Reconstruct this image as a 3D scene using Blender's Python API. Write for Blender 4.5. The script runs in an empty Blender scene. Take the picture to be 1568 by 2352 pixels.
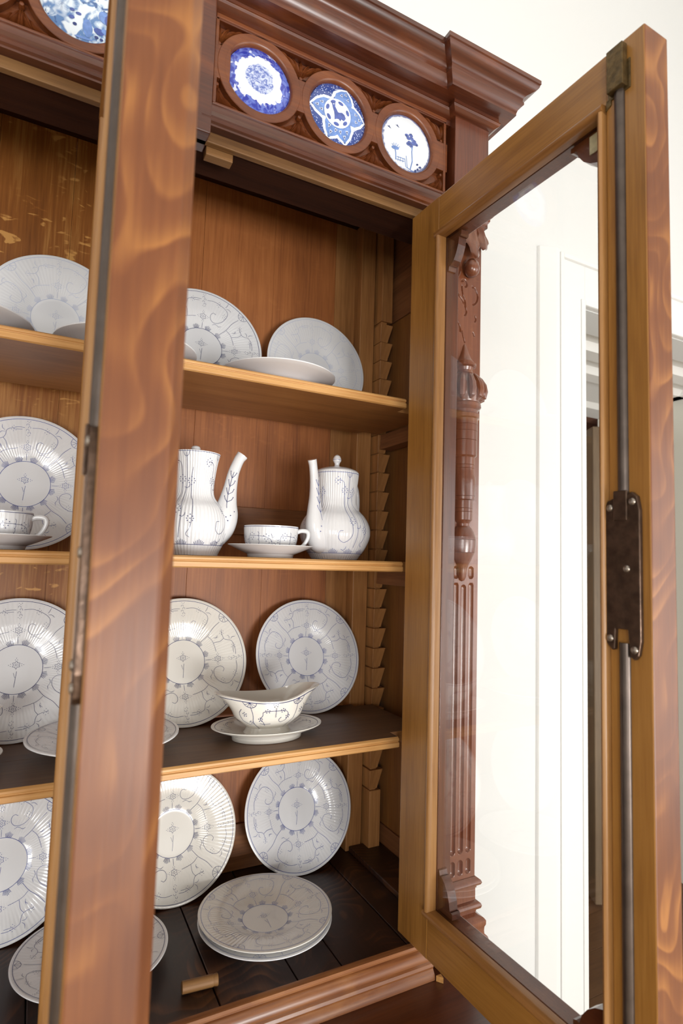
import bpy, bmesh, math, random
import numpy as np
from mathutils import Matrix, Vector

random.seed(7)
sc = bpy.context.scene
COL = sc.collection
PI = math.pi
EYE = 1.55            # camera height above the floor; all 'eye' coordinates are relative to it
K = 1.038             # front-frame scale

# ------------------------------------------------------------------ camera
def cam_axes(yaw, pitch, roll):
    F = Vector((math.sin(yaw)*math.cos(pitch), math.cos(yaw)*math.cos(pitch), math.sin(pitch)))
    R0 = Vector((math.cos(yaw), -math.sin(yaw), 0)); U0 = R0.cross(F)
    R = R0*math.cos(roll) + U0*math.sin(roll); U = -R0*math.sin(roll) + U0*math.cos(roll)
    return R, U, F
R_, U_, F_ = cam_axes(0.4788953, 0.0826232, 0.0302089)
cam_d = bpy.data.cameras.new('camera'); cam = bpy.data.objects.new('camera', cam_d); COL.objects.link(cam)
cam.matrix_world = Matrix(((R_.x, U_.x, -F_.x, 0), (R_.y, U_.y, -F_.y, 0), (R_.z, U_.z, -F_.z, EYE), (0, 0, 0, 1)))
cam_d.sensor_fit = 'VERTICAL'; cam_d.sensor_height = 36.0; cam_d.sensor_width = 24.0
cam_d.lens = 1336.05/2352*36.0
cam_d.clip_start = 0.01
cam_d.dof.use_dof = True; cam_d.dof.focus_distance = 1.2; cam_d.dof.aperture_fstop = 5.0
sc.camera = cam

# ------------------------------------------------------------------ world, lights, exposure
w = bpy.data.worlds.new('world'); sc.world = w; w.use_nodes = True
bg = w.node_tree.nodes['Background']; bg.inputs[0].default_value = (0.9, 0.95, 1.0, 1); bg.inputs[1].default_value = 0.35

def area(name, loc, direction, sx, sy, power, color=(1, 1, 1)):
    l = bpy.data.lights.new(name, 'AREA'); l.shape = 'RECTANGLE'; l.size = sx; l.size_y = sy
    l.energy = power; l.color = color
    o = bpy.data.objects.new(name, l); COL.objects.link(o)
    o.location = (loc[0], loc[1], loc[2]+EYE)
    o.rotation_euler = Vector(direction).to_track_quat('-Z', 'Y').to_euler()
    return o
area('daylight_front', (0.92, -2.93, -0.86), (-0.05, 1, 0.08), 1.6, 1.0, 114, (1.0, 0.99, 0.97))
area('daylight_front_left', (-1.8, -2.93, -0.3), (0.12, 1, 0.0), 1.2, 1.6, 60, (1.0, 0.99, 0.97))
area('daylight_right', (3.28, -1.62, -0.25), (-1, 0, 0), 1.9, 2.0, 50, (1.0, 0.99, 0.98))

area('hall_fill', (0.65, 3.4, 0.0), (1, -0.25, 0), 1.2, 1.6, 22)  # added fill light to brighten the hall door leaf; no window behind it

sc.view_settings.view_transform = 'Standard'
sc.view_settings.look = 'None'
sc.view_settings.gamma = 1.0
sc.view_settings.use_curve_mapping = False
sc.view_settings.exposure = 0.18
sc.cycles.use_denoising = True
sc.cycles.max_bounces = 10
sc.cycles.transparent_max_bounces = 16
sc.cycles.caustics_reflective = False
sc.cycles.caustics_refractive = False

# ------------------------------------------------------------------ materials
def lin(c):
    return tuple(((x/255)/12.92 if x/255 <= 0.04045 else ((x/255+0.055)/1.055)**2.4) for x in c) + (1.0,)

def new_mat(name):
    m = bpy.data.materials.new(name); m.use_nodes = True
    nt = m.node_tree; b = nt.nodes['Principled BSDF']
    return m, nt, b

def plain(name, c, rough=0.5, metal=0.0, coat=0.0, bump=0.0, bscale=60, var=0.0):
    m, nt, b = new_mat(name)
    b.inputs['Base Color'].default_value = lin(c); b.inputs['Roughness'].default_value = rough
    b.inputs['Metallic'].default_value = metal; b.inputs['Coat Weight'].default_value = coat
    if bump or var:
        tc = nt.nodes.new('ShaderNodeTexCoord'); n = nt.nodes.new('ShaderNodeTexNoise')
        n.inputs['Scale'].default_value = bscale; n.inputs['Detail'].default_value = 4
        nt.links.new(tc.outputs['Object'], n.inputs['Vector'])
        if bump:
            bp = nt.nodes.new('ShaderNodeBump'); bp.inputs['Strength'].default_value = bump; bp.inputs['Distance'].default_value = 0.002
            nt.links.new(n.outputs['Fac'], bp.inputs['Height']); nt.links.new(bp.outputs['Normal'], b.inputs['Normal'])
        if var:
            r = nt.nodes.new('ShaderNodeValToRGB')
            r.color_ramp.elements[0].position = 0.3; r.color_ramp.elements[1].position = 0.7
            lc = lin(c)
            r.color_ramp.elements[0].color = tuple(x*(1-var) for x in lc[:3])+(1,)
            r.color_ramp.elements[1].color = tuple(min(1, x*(1+var)) for x in lc[:3])+(1,)
            nt.links.new(n.outputs['Fac'], r.inputs['Fac']); nt.links.new(r.outputs['Color'], b.inputs['Base Color'])
    return m

def wood(name, axis, cd, cm, cl, rough=0.4, figure=0.0, arcs=0.0, coat=0.0, scale=1.0, spec=0.5, wear=0.0, cw=(190, 130, 70), gain=0.74):
    """grain runs along `axis`; figure = medullary flecks, arcs = flowing flame bands"""
    m, nt, b = new_mat(name); N = nt.nodes; L = nt.links
    tc = N.new('ShaderNodeTexCoord')
    mp = N.new('ShaderNodeMapping'); s = [1.0, 1.0, 1.0]; s[axis] = 0.045; mp.inputs['Scale'].default_value = s
    L.new(tc.outputs['Object'], mp.inputs['Vector'])
    n1 = N.new('ShaderNodeTexNoise'); n1.inputs['Scale'].default_value = 260*scale; n1.inputs['Detail'].default_value = 3
    n2 = N.new('ShaderNodeTexNoise'); n2.inputs['Scale'].default_value = 26*scale; n2.inputs['Detail'].default_value = 3; n2.inputs['Distortion'].default_value = 0.6
    n3 = N.new('ShaderNodeTexNoise'); n3.inputs['Scale'].default_value = 5*scale; n3.inputs['Detail'].default_value = 2
    L.new(mp.outputs[0], n1.inputs['Vector']); L.new(mp.outputs[0], n2.inputs['Vector']); L.new(tc.outputs['Object'], n3.inputs['Vector'])
    def mth(op, a, bb=None, c=None):
        x = N.new('ShaderNodeMath'); x.operation = op
        for i, v in enumerate((a, bb, c)):
            if v is None: continue
            if isinstance(v, (int, float)): x.inputs[i].default_value = v
            else: L.new(v, x.inputs[i])
        return x.outputs[0]
    v = mth('ADD', mth('MULTIPLY', n1.outputs['Fac'], 0.35), mth('MULTIPLY', n2.outputs['Fac'], 0.4))
    v = mth('ADD', v, mth('MULTIPLY', n3.outputs['Fac'], 0.25))
    if arcs: v = mth('MULTIPLY_ADD', v, 0.45, 0.275)
    if arcs:
        sx = N.new('ShaderNodeSeparateXYZ'); L.new(tc.outputs['Object'], sx.inputs[0])
        mp2 = N.new('ShaderNodeMapping'); s2 = [11.0, 11.0, 11.0]; s2[axis] = 7.0; mp2.inputs['Scale'].default_value = s2
        L.new(tc.outputs['Object'], mp2.inputs['Vector'])
        n4 = N.new('ShaderNodeTexNoise'); n4.inputs['Scale'].default_value = 1.0; n4.inputs['Detail'].default_value = 0.6; n4.inputs['Distortion'].default_value = 0.25
        L.new(mp2.outputs[0], n4.inputs['Vector'])
        cy = mth('SUBTRACT', sx.outputs[1], 0.030)
        zz = mth('SUBTRACT', sx.outputs[axis], mth('MULTIPLY', mth('MULTIPLY', cy, cy), 16.0))
        ph = mth('MULTIPLY_ADD', zz, 15.0, mth('MULTIPLY', n4.outputs['Fac'], 8.0))
        fr_ = mth('FRACT', ph)
        a = mth('MULTIPLY', mth('POWER', mth('SUBTRACT', 1.0, fr_), 2.0), mth('MINIMUM', mth('MULTIPLY', fr_, 7.0), 1.0))
        n5 = N.new('ShaderNodeTexNoise'); n5.inputs['Scale'].default_value = 13; n5.inputs['Detail'].default_value = 1; L.new(tc.outputs['Object'], n5.inputs['Vector'])
        a = mth('MULTIPLY', a, mth('MAXIMUM', mth('MULTIPLY_ADD', n5.outputs['Fac'], 3.4, -1.1), 0.0))
        v = mth('ADD', v, mth('MULTIPLY', mth('SUBTRACT', a, 0.15), arcs))
        v = mth('ADD', v, mth('MULTIPLY', mth('SUBTRACT', n5.outputs['Fac'], 0.5), arcs*0.7))
    if figure:
        mp3 = N.new('ShaderNodeMapping'); s3 = [30.0, 30.0, 30.0]; s3[axis] = 62.0; mp3.inputs['Scale'].default_value = s3
        mp3.inputs['Rotation'].default_value = (0, 0.5, 0)
        L.new(tc.outputs['Object'], mp3.inputs['Vector'])
        n6 = N.new('ShaderNodeTexNoise'); n6.inputs['Scale'].default_value = 1; n6.inputs['Detail'].default_value = 1.5; n6.inputs['Distortion'].default_value = 0.9
        L.new(mp3.outputs[0], n6.inputs['Vector'])
        rg = mth('MAXIMUM', mth('MULTIPLY_ADD', n6.outputs['Fac'], 9.0, -5.4), 0.0)
        n7 = N.new('ShaderNodeTexNoise'); n7.inputs['Scale'].default_value = 6; L.new(tc.outputs['Object'], n7.inputs['Vector'])
        rg = mth('MULTIPLY', mth('MINIMUM', rg, 1.0), mth('MAXIMUM', mth('MULTIPLY_ADD', n7.outputs['Fac'], 4.0, -1.6), 0.0))
        v = mth('ADD', v, mth('MULTIPLY', rg, figure))
    cr = N.new('ShaderNodeValToRGB'); e = cr.color_ramp.elements
    tone = lambda c: tuple(min(1.0, x*gain) for x in lin(c)[:3])+(1.0,)
    e[0].position = 0.30; e[0].color = tone(cd); e[1].position = 0.74; e[1].color = tone(cl)
    x = e.new(0.5); x.color = tone(cm)
    L.new(v, cr.inputs['Fac'])
    out = cr.outputs['Color']
    if wear:
        n8 = N.new('ShaderNodeTexNoise'); n8.inputs['Scale'].default_value = 22; n8.inputs['Detail'].default_value = 5
        mp4 = N.new('ShaderNodeMapping'); s4 = [1, 1, 1]; s4[axis] = 0.35; mp4.inputs['Scale'].default_value = s4
        L.new(tc.outputs['Object'], mp4.inputs['Vector']); L.new(mp4.outputs[0], n8.inputs['Vector'])
        f = mth('MULTIPLY', mth('MAXIMUM', mth('MULTIPLY_ADD', n8.outputs['Fac'], 4.0, -2.2), 0.0), wear)
        mx = N.new('ShaderNodeMix'); mx.data_type = 'RGBA'
        L.new(f, mx.inputs[0]); L.new(out, mx.inputs[6]); mx.inputs[7].default_value = lin(cw)
        out = mx.outputs[2]
    L.new(out, b.inputs['Base Color'])
    b.inputs['Roughness'].default_value = rough; b.inputs['Coat Weight'].default_value = coat
    b.inputs['Coat Roughness'].default_value = 0.2
    b.inputs['Specular IOR Level'].default_value = spec
    bp = N.new('ShaderNodeBump'); bp.inputs['Strength'].default_value = 0.12; bp.inputs['Distance'].default_value = 0.001
    L.new(n1.outputs['Fac'], bp.inputs['Height']); L.new(bp.outputs['Normal'], b.inputs['Normal'])
    return m

OAK = ((112, 68, 34), (146, 94, 50), (176, 122, 72))
HONEY = ((118, 76, 30), (152, 104, 46), (176, 126, 62))
DARK = ((64, 28, 16), (98, 48, 27), (128, 68, 36))
SHELFC = ((150, 100, 50), (196, 144, 84), (222, 176, 116))
M = {}
M['back'] = wood('oak_back', 2, (116, 64, 29), (152, 90, 44), (178, 112, 60), 0.5, figure=0.05, gain=1.0)
M['back_fleck'] = wood('oak_back_fleck', 2, (108, 61, 23), (142, 86, 36), (200, 146, 80), 0.4, figure=0.42, gain=1.0)
M['back_h'] = wood('oak_back_h', 0, (104, 62, 32), (138, 86, 46), (164, 108, 62), 0.5, gain=0.95)
M['post'] = wood('oak_post', 2, (120, 76, 38), (160, 110, 62), (190, 138, 84), 0.5, gain=1.0)
M['side'] = wood('oak_side', 2, (100, 60, 28), (132, 84, 40), (158, 106, 54), 0.45, gain=0.95)
M['bear'] = wood('oak_bearer', 1, (98, 58, 32), (132, 84, 50), (158, 106, 66), 0.5, gain=0.9)
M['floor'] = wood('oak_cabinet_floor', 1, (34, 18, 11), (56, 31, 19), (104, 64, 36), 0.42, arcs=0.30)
M['shelf'] = wood('oak_shelf', 0, (112, 70, 36), (150, 100, 54), (180, 128, 76), 0.42, gain=1.0)
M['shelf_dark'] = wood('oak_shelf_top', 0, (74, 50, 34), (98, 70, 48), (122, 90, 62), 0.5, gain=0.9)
M['nose'] = wood('oak_shelf_nose', 0, *SHELFC, 0.38, scale=0.8, gain=0.95)
M['honey'] = wood('oak_door_inner_v', 2, *HONEY, 0.36, coat=0.08, gain=0.92)
M['honey_h'] = wood('oak_door_inner_h', 0, *HONEY, 0.36, coat=0.08, gain=0.92)
M['bead'] = wood('oak_bead_v', 2, (140, 92, 46), (178, 126, 70), (204, 154, 96), 0.34, coat=0.1, gain=0.70)
M['bead_h'] = wood('oak_bead_h', 0, (128, 80, 36), (160, 108, 54), (186, 132, 76), 0.34, coat=0.1, gain=0.70)
M['flame'] = wood('oak_flame_edge', 2, (92, 49, 31), (128, 76, 42), (172, 114, 60), 0.40, arcs=0.25, coat=0.04, spec=0.35, gain=0.70)
M['dark_h'] = wood('stained_oak_h', 0, *DARK, 0.3, coat=0.3, wear=0.45, cw=(150, 80, 30), gain=0.62)
M['dark_v'] = wood('stained_oak_v', 2, *DARK, 0.3, coat=0.3, wear=0.2, cw=(140, 78, 40))
M['carve'] = wood('stained_oak_carved', 0, (86, 40, 16), (118, 60, 26), (150, 86, 40), 0.38, coat=0.15, wear=0.2, cw=(160, 96, 46))
M['pil'] = wood('stained_oak_pilaster', 2, (84, 40, 26), (120, 66, 44), (150, 92, 62), 0.28, coat=0.5, wear=0.3, cw=(160, 92, 48))
M['sill'] = wood('stained_oak_sill', 0, (96, 50, 28), (136, 82, 48), (178, 118, 70), 0.32, coat=0.25, wear=0.6, cw=(196, 136, 78))
M['base'] = wood('stained_oak_base', 0, (64, 28, 12), (90, 44, 20), (112, 60, 28), 0.3, coat=0.2)
M['top_shade'] = wood('shade_toned_oak', 0, (44, 22, 12), (60, 31, 17), (78, 42, 24), 0.85, spec=0.12)  # oak colour darkened to paint in the shade at the compartment top
M['rail'] = wood('raw_oak_rail', 0, (112, 74, 36), (150, 106, 58), (180, 134, 80), 0.6, gain=0.6)
M['raw'] = wood('raw_oak', 0, (112, 74, 36), (150, 106, 58), (180, 134, 80), 0.6)
M['iron'] = plain('brown_iron', (84, 66, 54), 0.30, 0.75, bump=0.3, bscale=90, var=0.3)
M['iron2'] = plain('worn_brass_iron', (92, 74, 44), 0.45, 0.7, bump=0.5, bscale=120, var=0.4)
M['rod'] = plain('dark_steel_rod', (92, 82, 76), 0.35, 0.8, bump=0.15, bscale=40, var=0.15)
M['screw'] = plain('screw_steel', (150, 140, 130), 0.3, 0.9)
M['nail'] = plain('nail_head', (90, 70, 50), 0.4, 0.6)
M['label'] = plain('old_paper_label', (196, 186, 150), 0.7, bump=0.2, bscale=50, var=0.35)
M['groove'] = plain('groove_dark', (46, 22, 14), 0.7)
M['glaze'] = plain('white_glaze', (230, 230, 232), 0.14, 0.0, coat=0.5)
M['glaze_warm'] = plain('cream_glaze', (231, 227, 219), 0.15, 0.0, coat=0.5)
M['blue_dark'] = plain('cobalt_line_dark', (52, 58, 112), 0.25)
M['blue_mid'] = plain('cobalt_line', (74, 88, 158), 0.25)
M['blue_soft'] = plain('cobalt_line_soft', (136, 148, 196), 0.25)
M['blue_pale'] = plain('cobalt_line_pale', (190, 197, 220), 0.25)
M['rim_edge'] = M['glaze']
M['plaster'] = plain('white_wall', (221, 222, 221), 0.8, bump=0.05, bscale=40)
M['trim'] = plain('white_trim_paint', (230, 230, 228), 0.5)
M['soffit'] = plain('white_soffit', (238, 238, 236), 0.55)
M['ceil'] = plain('white_ceiling', (240, 240, 238), 0.85)
M['ochre'] = plain('beige_reveal', (226, 224, 212), 0.7)
M['hall'] = plain('brown_hall_wall', (116, 80, 62), 0.8)
M['leaf'] = wood('brown_hall_door', 2, (88, 70, 50), (110, 90, 66), (128, 106, 80), 0.5, gain=1.0)
M['floorboard'] = wood('room_floorboards', 1, (150, 130, 106), (176, 156, 130), (194, 176, 150), 0.4, gain=1.0)
M['hallboard'] = wood('hall_floorboards', 0, (86, 58, 38), (112, 78, 50), (134, 96, 62), 0.45)

def glass_mat():
    m, nt, b = new_mat('window_glass'); N = nt.nodes; L = nt.links
    out = N['Material Output']; N.remove(b)
    t = N.new('ShaderNodeBsdfTransparent'); t.inputs[0].default_value = (0.995, 1.0, 0.998, 1)
    g = N.new('ShaderNodeBsdfGlossy'); g.inputs['Roughness'].default_value = 0.015
    lw = N.new('ShaderNodeLayerWeight'); lw.inputs['Blend'].default_value = 0.5
    pw = N.new('ShaderNodeMath'); pw.operation = 'POWER'; pw.inputs[1].default_value = 3.5; L.new(lw.outputs['Facing'], pw.inputs[0])
    f = N.new('ShaderNodeMath'); f.operation = 'MULTIPLY_ADD'; f.inputs[1].default_value = 0.75; f.inputs[2].default_value = 0.035; L.new(pw.outputs[0], f.inputs[0])
    mx = N.new('ShaderNodeMixShader')
    L.new(f.outputs[0], mx.inputs[0]); L.new(t.outputs[0], mx.inputs[1]); L.new(g.outputs[0], mx.inputs[2])
    L.new(mx.outputs[0], out.inputs['Surface'])
    return m
M['glass'] = glass_mat()

def tile_mat(name, kind):
    """blue-and-white painted tile plates; object x,z plane, radius 0.06"""
    m, nt, b = new_mat(name); N = nt.nodes; L = nt.links
    def mth(op, a, bb=None, c=None):
        x = N.new('ShaderNodeMath'); x.operation = op
        for i, v in enumerate((a, bb, c)):
            if v is None: continue
            if isinstance(v, (int, float)): x.inputs[i].default_value = v
            else: L.new(v, x.inputs[i])
        return x.outputs[0]
    def mix(f, a, c):
        x = N.new('ShaderNodeMix'); x.data_type = 'RGBA'
        for i, v in ((0, f), (6, a), (7, c)):
            if isinstance(v, tuple): x.inputs[i].default_value = v
            elif isinstance(v, (int, float)): x.inputs[i].default_value = v
            else: L.new(v, x.inputs[i])
        return x.outputs[2]
    def ramp(f, p0, p1):
        return mth('MINIMUM', mth('MAXIMUM', mth('DIVIDE', mth('SUBTRACT', f, p0), p1-p0), 0.0), 1.0)
    tc = N.new('ShaderNodeTexCoord'); sp = N.new('ShaderNodeSeparateXYZ'); L.new(tc.outputs['Object'], sp.inputs[0])
    X, Z = sp.outputs[0], sp.outputs[2]
    r = mth('DIVIDE', mth('SQRT', mth('ADD', mth('MULTIPLY', X, X), mth('MULTIPLY', Z, Z))), 0.06)
    def noise(sc_, det=3, dist=0.0):
        n = N.new('ShaderNodeTexNoise'); n.inputs['Scale'].default_value = sc_; n.inputs['Detail'].default_value = det; n.inputs['Distortion'].default_value = dist
        L.new(tc.outputs['Object'], n.inputs['Vector']); return n.outputs['Fac']
    white = lin((232, 236, 242))
    if kind == 'transfer':
        deep, mid = lin((44, 54, 158)), lin((98, 116, 196))
        mott = mix(ramp(noise(95, 4, 1.2), 0.42, 0.58), deep, mid)
        mott = mix(ramp(noise(48, 3, 0.8), 0.60, 0.64), mott, lin((206, 214, 236)))
        edge = mth('ADD', r, mth('MULTIPLY', mth('SUBTRACT', noise(75, 2), 0.5), 0.55))
        c = mix(ramp(edge, 0.70, 0.73), white, mott)
        scene = mix(ramp(noise(120, 4, 2.0), 0.40, 0.60), lin((84, 104, 176)), lin((196, 206, 232)))
        inn = mth('ADD', r, mth('MULTIPLY', mth('SUBTRACT', noise(60, 3), 0.5), 0.22))
        c = mix(ramp(inn, 0.42, 0.44), scene, c)
    elif kind == 'mottled':
        a = mix(ramp(noise(42, 4, 1.5), 0.44, 0.56), lin((92, 128, 178)), lin((214, 228, 238)))
        c = mix(ramp(noise(80, 3, 0.6), 0.60, 0.63), a, lin((70, 100, 150)))
        c = mix(ramp(noise(24, 2, 1.0), 0.54, 0.60), c, lin((222, 232, 240)))
    elif kind == 'speckle':
        v = N.new('ShaderNodeTexVoronoi'); v.inputs['Scale'].default_value = 260; L.new(tc.outputs['Object'], v.inputs['Vector'])
        c = mix(ramp(v.outputs['Distance'], 0.22, 0.34), lin((176, 188, 220)), lin((52, 72, 138)))
    else:
        edge = mth('ADD', r, mth('MULTIPLY', mth('SUBTRACT', noise(140, 2), 0.5), 0.14))
        band = mix(noise(120, 3), lin((62, 74, 128)), lin((150, 160, 200)))
        c = mix(ramp(edge, 0.88, 0.92), lin((228, 234, 240)), band)
    L.new(c, b.inputs['Base Color']); b.inputs['Roughness'].default_value = 0.1; b.inputs['Coat Weight'].default_value = 0.5
    return m
M['tile1'] = tile_mat('tile_transfer_blue', 'transfer')
M['tile0'] = tile_mat('tile_mottled_blue', 'mottled')
M['tile2'] = tile_mat('tile_speckled_blue', 'speckle')
M['tile3'] = tile_mat('tile_white_blue_edge', 'edge')
M['t_white'] = plain('tile_paint_white', (226, 232, 240), 0.15, coat=0.4)
M['t_mid'] = plain('tile_paint_mid_blue', (104, 136, 196), 0.15, coat=0.4, var=0.2, bscale=140)
M['t_deep'] = plain('tile_paint_deep_blue', (70, 88, 158), 0.15, coat=0.4, var=0.25, bscale=140)
M['t_ink'] = plain('tile_paint_ink', (52, 66, 120), 0.15, coat=0.4)

# ------------------------------------------------------------------ mesh helpers
class MB:
    """collects geometry in eye coordinates and links it as one mesh object"""
    def __init__(s): s.v = []; s.f = []; s.m = []
    def add(s, verts, faces, mat=0):
        o = len(s.v); s.v += [tuple(p) for p in verts]
        s.f += [tuple(i+o for i in f) for f in faces]; s.m += [mat]*len(faces)
    def box(s, x0, x1, y0, y1, z0, z1, mat=0):
        s.add([(x0, y0, z0), (x1, y0, z0), (x1, y1, z0), (x0, y1, z0), (x0, y0, z1), (x1, y0, z1), (x1, y1, z1), (x0, y1, z1)],
              [(0, 3, 2, 1), (4, 5, 6, 7), (0, 1, 5, 4), (1, 2, 6, 5), (2, 3, 7, 6), (3, 0, 4, 7)], mat)
    def prism(s, poly, axis, a0, a1, mat=0, k0=None, k1=None):
        """poly = 2D points in the two other axes (order x<y<z); extruded along axis; k0/k1(point) shear the ends"""
        n = len(poly); V = []
        for k, a in ((k0, a0), (k1, a1)):
            for p in poly:
                c = a + (k(p) if k else 0.0)
                V.append((c, p[0], p[1]) if axis == 0 else (p[0], c, p[1]) if axis == 1 else (p[0], p[1], c))
        F = [(i, (i+1) % n, n+(i+1) % n, n+i) for i in range(n)] + [tuple(range(n))[::-1], tuple(range(n, 2*n))]
        s.add(V, F, mat)
    def grid(s, P, mat=0, wrap_u=False, wrap_v=False, flip=False):
        P = np.asarray(P); nu, nv = P.shape[:2]
        F = []
        for i in range(nu if wrap_u else nu-1):
            for j in range(nv if wrap_v else nv-1):
                a, b_, c, d = i*nv+j, ((i+1) % nu)*nv+j, ((i+1) % nu)*nv+(j+1) % nv, i*nv+(j+1) % nv
                F.append((a, d, c, b_) if flip else (a, b_, c, d))
        s.add(P.reshape(-1, 3).tolist(), F, mat)
    def lathe(s, prof, cx=0, cy=0, cz=0, segs=32, a0=0.0, a1=2*PI, mat=0, ribs=0, amp=0.0, rr=(0, 9), axis=2, sy=1.0):
        full = abs(a1-a0-2*PI) < 1e-6
        n = segs if full else segs+1
        P = np.zeros((n, len(prof), 3))
        for i in range(n):
            a = a0+(a1-a0)*i/segs
            for j, (r, z) in enumerate(prof):
                q = r
                if ribs and rr[0] <= r <= rr[1]: q = r+amp*math.cos(a*ribs)
                if axis == 2: P[i, j] = (cx+q*math.cos(a), cy+sy*q*math.sin(a), cz+z)
                else: P[i, j] = (cx+q*math.cos(a), cy+z, cz+q*math.sin(a))
        s.grid(P, mat, wrap_u=full, flip=(axis == 1))
    def tube(s, pts, radii, segs=16, mat=0, cap=True, flat=1.0):
        pts = [Vector(p) for p in pts]; n = len(pts)
        if not hasattr(radii, '__len__'): radii = [radii]*n
        up = None; P = np.zeros((n, segs, 3))
        for i, p in enumerate(pts):
            t = (pts[min(i+1, n-1)]-pts[max(i-1, 0)]).normalized()
            if up is None:
                up = Vector((0, 0, 1)) if abs(t.z) < 0.9 else Vector((1, 0, 0))
            sd = t.cross(up).normalized(); up = sd.cross(t).normalized()
            for k in range(segs):
                a = 2*PI*k/segs
                P[i, k] = p + sd*math.cos(a)*radii[i]*flat + up*math.sin(a)*radii[i]
        s.grid(P, mat, wrap_v=True)
        if cap:
            o = len(s.v)-n*segs
            s.f.append(tuple(range(o, o+segs))); s.m.append(mat)
            s.f.append(tuple(range(o+(n-1)*segs, o+n*segs))[::-1]); s.m.append(mat)
    def build(s, name, mats, parent=None, origin=(0, 0, 0), scale=1.0, smooth=None, bevel=0.0, world=True):
        """origin: eye coords of the object's (or its parent's) base"""
        if not isinstance(mats, (list, tuple)): mats = [mats]
        me = bpy.data.meshes.new(name)
        V = np.array(s.v, float)*scale - np.array(origin, float)
        me.from_pydata(V.tolist(), [], s.f)
        for m in mats: me.materials.append(m)
        me.polygons.foreach_set('material_index', s.m)
        bm = bmesh.new(); bm.from_mesh(me); bmesh.ops.recalc_face_normals(bm, faces=bm.faces); bm.to_mesh(me); bm.free()
        if smooth is not None:
            me.polygons.foreach_set('use_smooth', [True]*len(me.polygons))
            me.set_sharp_from_angle(angle=math.radians(smooth))
        me.update()
        o = bpy.data.objects.new(name, me); COL.objects.link(o)
        if parent: o.parent = parent
        elif world: o.location = (origin[0], origin[1], origin[2]+EYE)
        if bevel:
            md = o.modifiers.new('bevel', 'BEVEL'); md.width = bevel; md.segments = 2; md.limit_method = 'ANGLE'; md.angle_limit = math.radians(40)
            md.harden_normals = False
        return o

def tag(o, label=None, cat=None, group=None, kind=None):
    if label: o['label'] = label
    if cat: o['category'] = cat
    if group: o['group'] = group
    if kind: o['kind'] = kind
    return o
def empty(name, eye, label=None, cat=None, group=None, kind=None):
    o = bpy.data.objects.new(name, None); COL.objects.link(o)
    o.location = (eye[0], eye[1], eye[2]+EYE); o.empty_display_size = 0.05
    return tag(o, label, cat, group, kind)
def children(o): return [c for c in bpy.data.objects if c.parent == o]
def copy_tree(o, parent=None):
    c = o.copy(); COL.objects.link(c)
    if parent: c.parent = parent
    for ch in children(o): copy_tree(ch, c)
    return c

def smooth_line(pts, n=6):
    """Catmull-Rom through the points"""
    pts = [np.array(p, float) for p in pts]; out = []
    P = [2*pts[0]-pts[1]] + pts + [2*pts[-1]-pts[-2]]
    for i in range(1, len(P)-2):
        for k in range(n):
            t = k/n
            out.append(0.5*((2*P[i])+(-P[i-1]+P[i+1])*t+(2*P[i-1]-5*P[i]+4*P[i+1]-P[i+2])*t*t+(-P[i-1]+3*P[i]-3*P[i+1]+P[i+2])*t**3))
    out.append(P[-2]); return out

class Paint:
    """thin painted line work draped over a mapped surface  f(u,v) -> point"""
    def __init__(s, f, off=0.0004, du=1e-3, sign=1): s.f = f; s.off = off; s.mb = MB(); s.du = du; s.sign = sign
    def fr(s, u, v):
        p = np.array(s.f(u, v)); a = np.array(s.f(u+s.du, v))-p; b = np.array(s.f(u, v+s.du))-p
        n = np.cross(a, b)*s.sign; n /= (np.linalg.norm(n)+1e-12)
        return p+n*s.off, n
    def line(s, pts, wd, closed=False, taper=False):
        Q = [s.fr(*p) for p in pts]; n = len(Q); V = []
        for i, (p, nn) in enumerate(Q):
            if closed: d = Q[(i+1) % n][0]-Q[(i-1) % n][0]
            else: d = Q[min(i+1, n-1)][0]-Q[max(i-1, 0)][0]
            sd = np.cross(nn, d); sd /= (np.linalg.norm(sd)+1e-12)
            ww = wd*(0.35+0.65*math.sin(PI*(i+0.5)/n)) if taper else wd
            V += [p+sd*ww/2, p-sd*ww/2]
        F = [(2*i, 2*((i+1) % n), 2*((i+1) % n)+1, 2*i+1) for i in range(n if closed else n-1)]
        s.mb.add(V, F)
    def dot(s, u, v, r, k=6):
        p, n = s.fr(u, v)
        a = np.cross(n, (0.31, 0.52, 0.79)); a /= np.linalg.norm(a); b = np.cross(n, a)
        s.mb.add([p+r*(a*math.cos(2*PI*i/k)+b*math.sin(2*PI*i/k)) for i in range(k)], [tuple(range(k))])
    def fill(s, pts, mat=0, c=None):
        c = c or (sum(p[0] for p in pts)/len(pts), sum(p[1] for p in pts)/len(pts))
        V = [s.fr(*c)[0]]+[s.fr(*p)[0] for p in pts]; n = len(pts)
        s.mb.add(V, [(0, 1+i, 1+(i+1) % n) for i in range(n)], mat)

# ------------------------------------------------------------------ room shell
YW = 1.36
FL = -EYE
def shell(name, boxes, mat, bevel=0.0):
    mb = MB()
    for b in boxes: mb.box(*b)
    return tag(mb.build(name, mat, bevel=bevel), kind='structure')
XL, XR, YF, ZC = -2.6, 3.4, -3.05, 2.55
shell('wall_back', [(XL-.1, 1.61, YW, YW+.14, FL, ZC), (1.61, 2.95, YW, YW+.14, 0.895, ZC), (2.95, XR+.1, YW, YW+.14, FL, ZC)], M['plaster'])
shell('wall_left', [(XL-.1, XL, YF, YW, FL, ZC)], M['plaster'])
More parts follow.
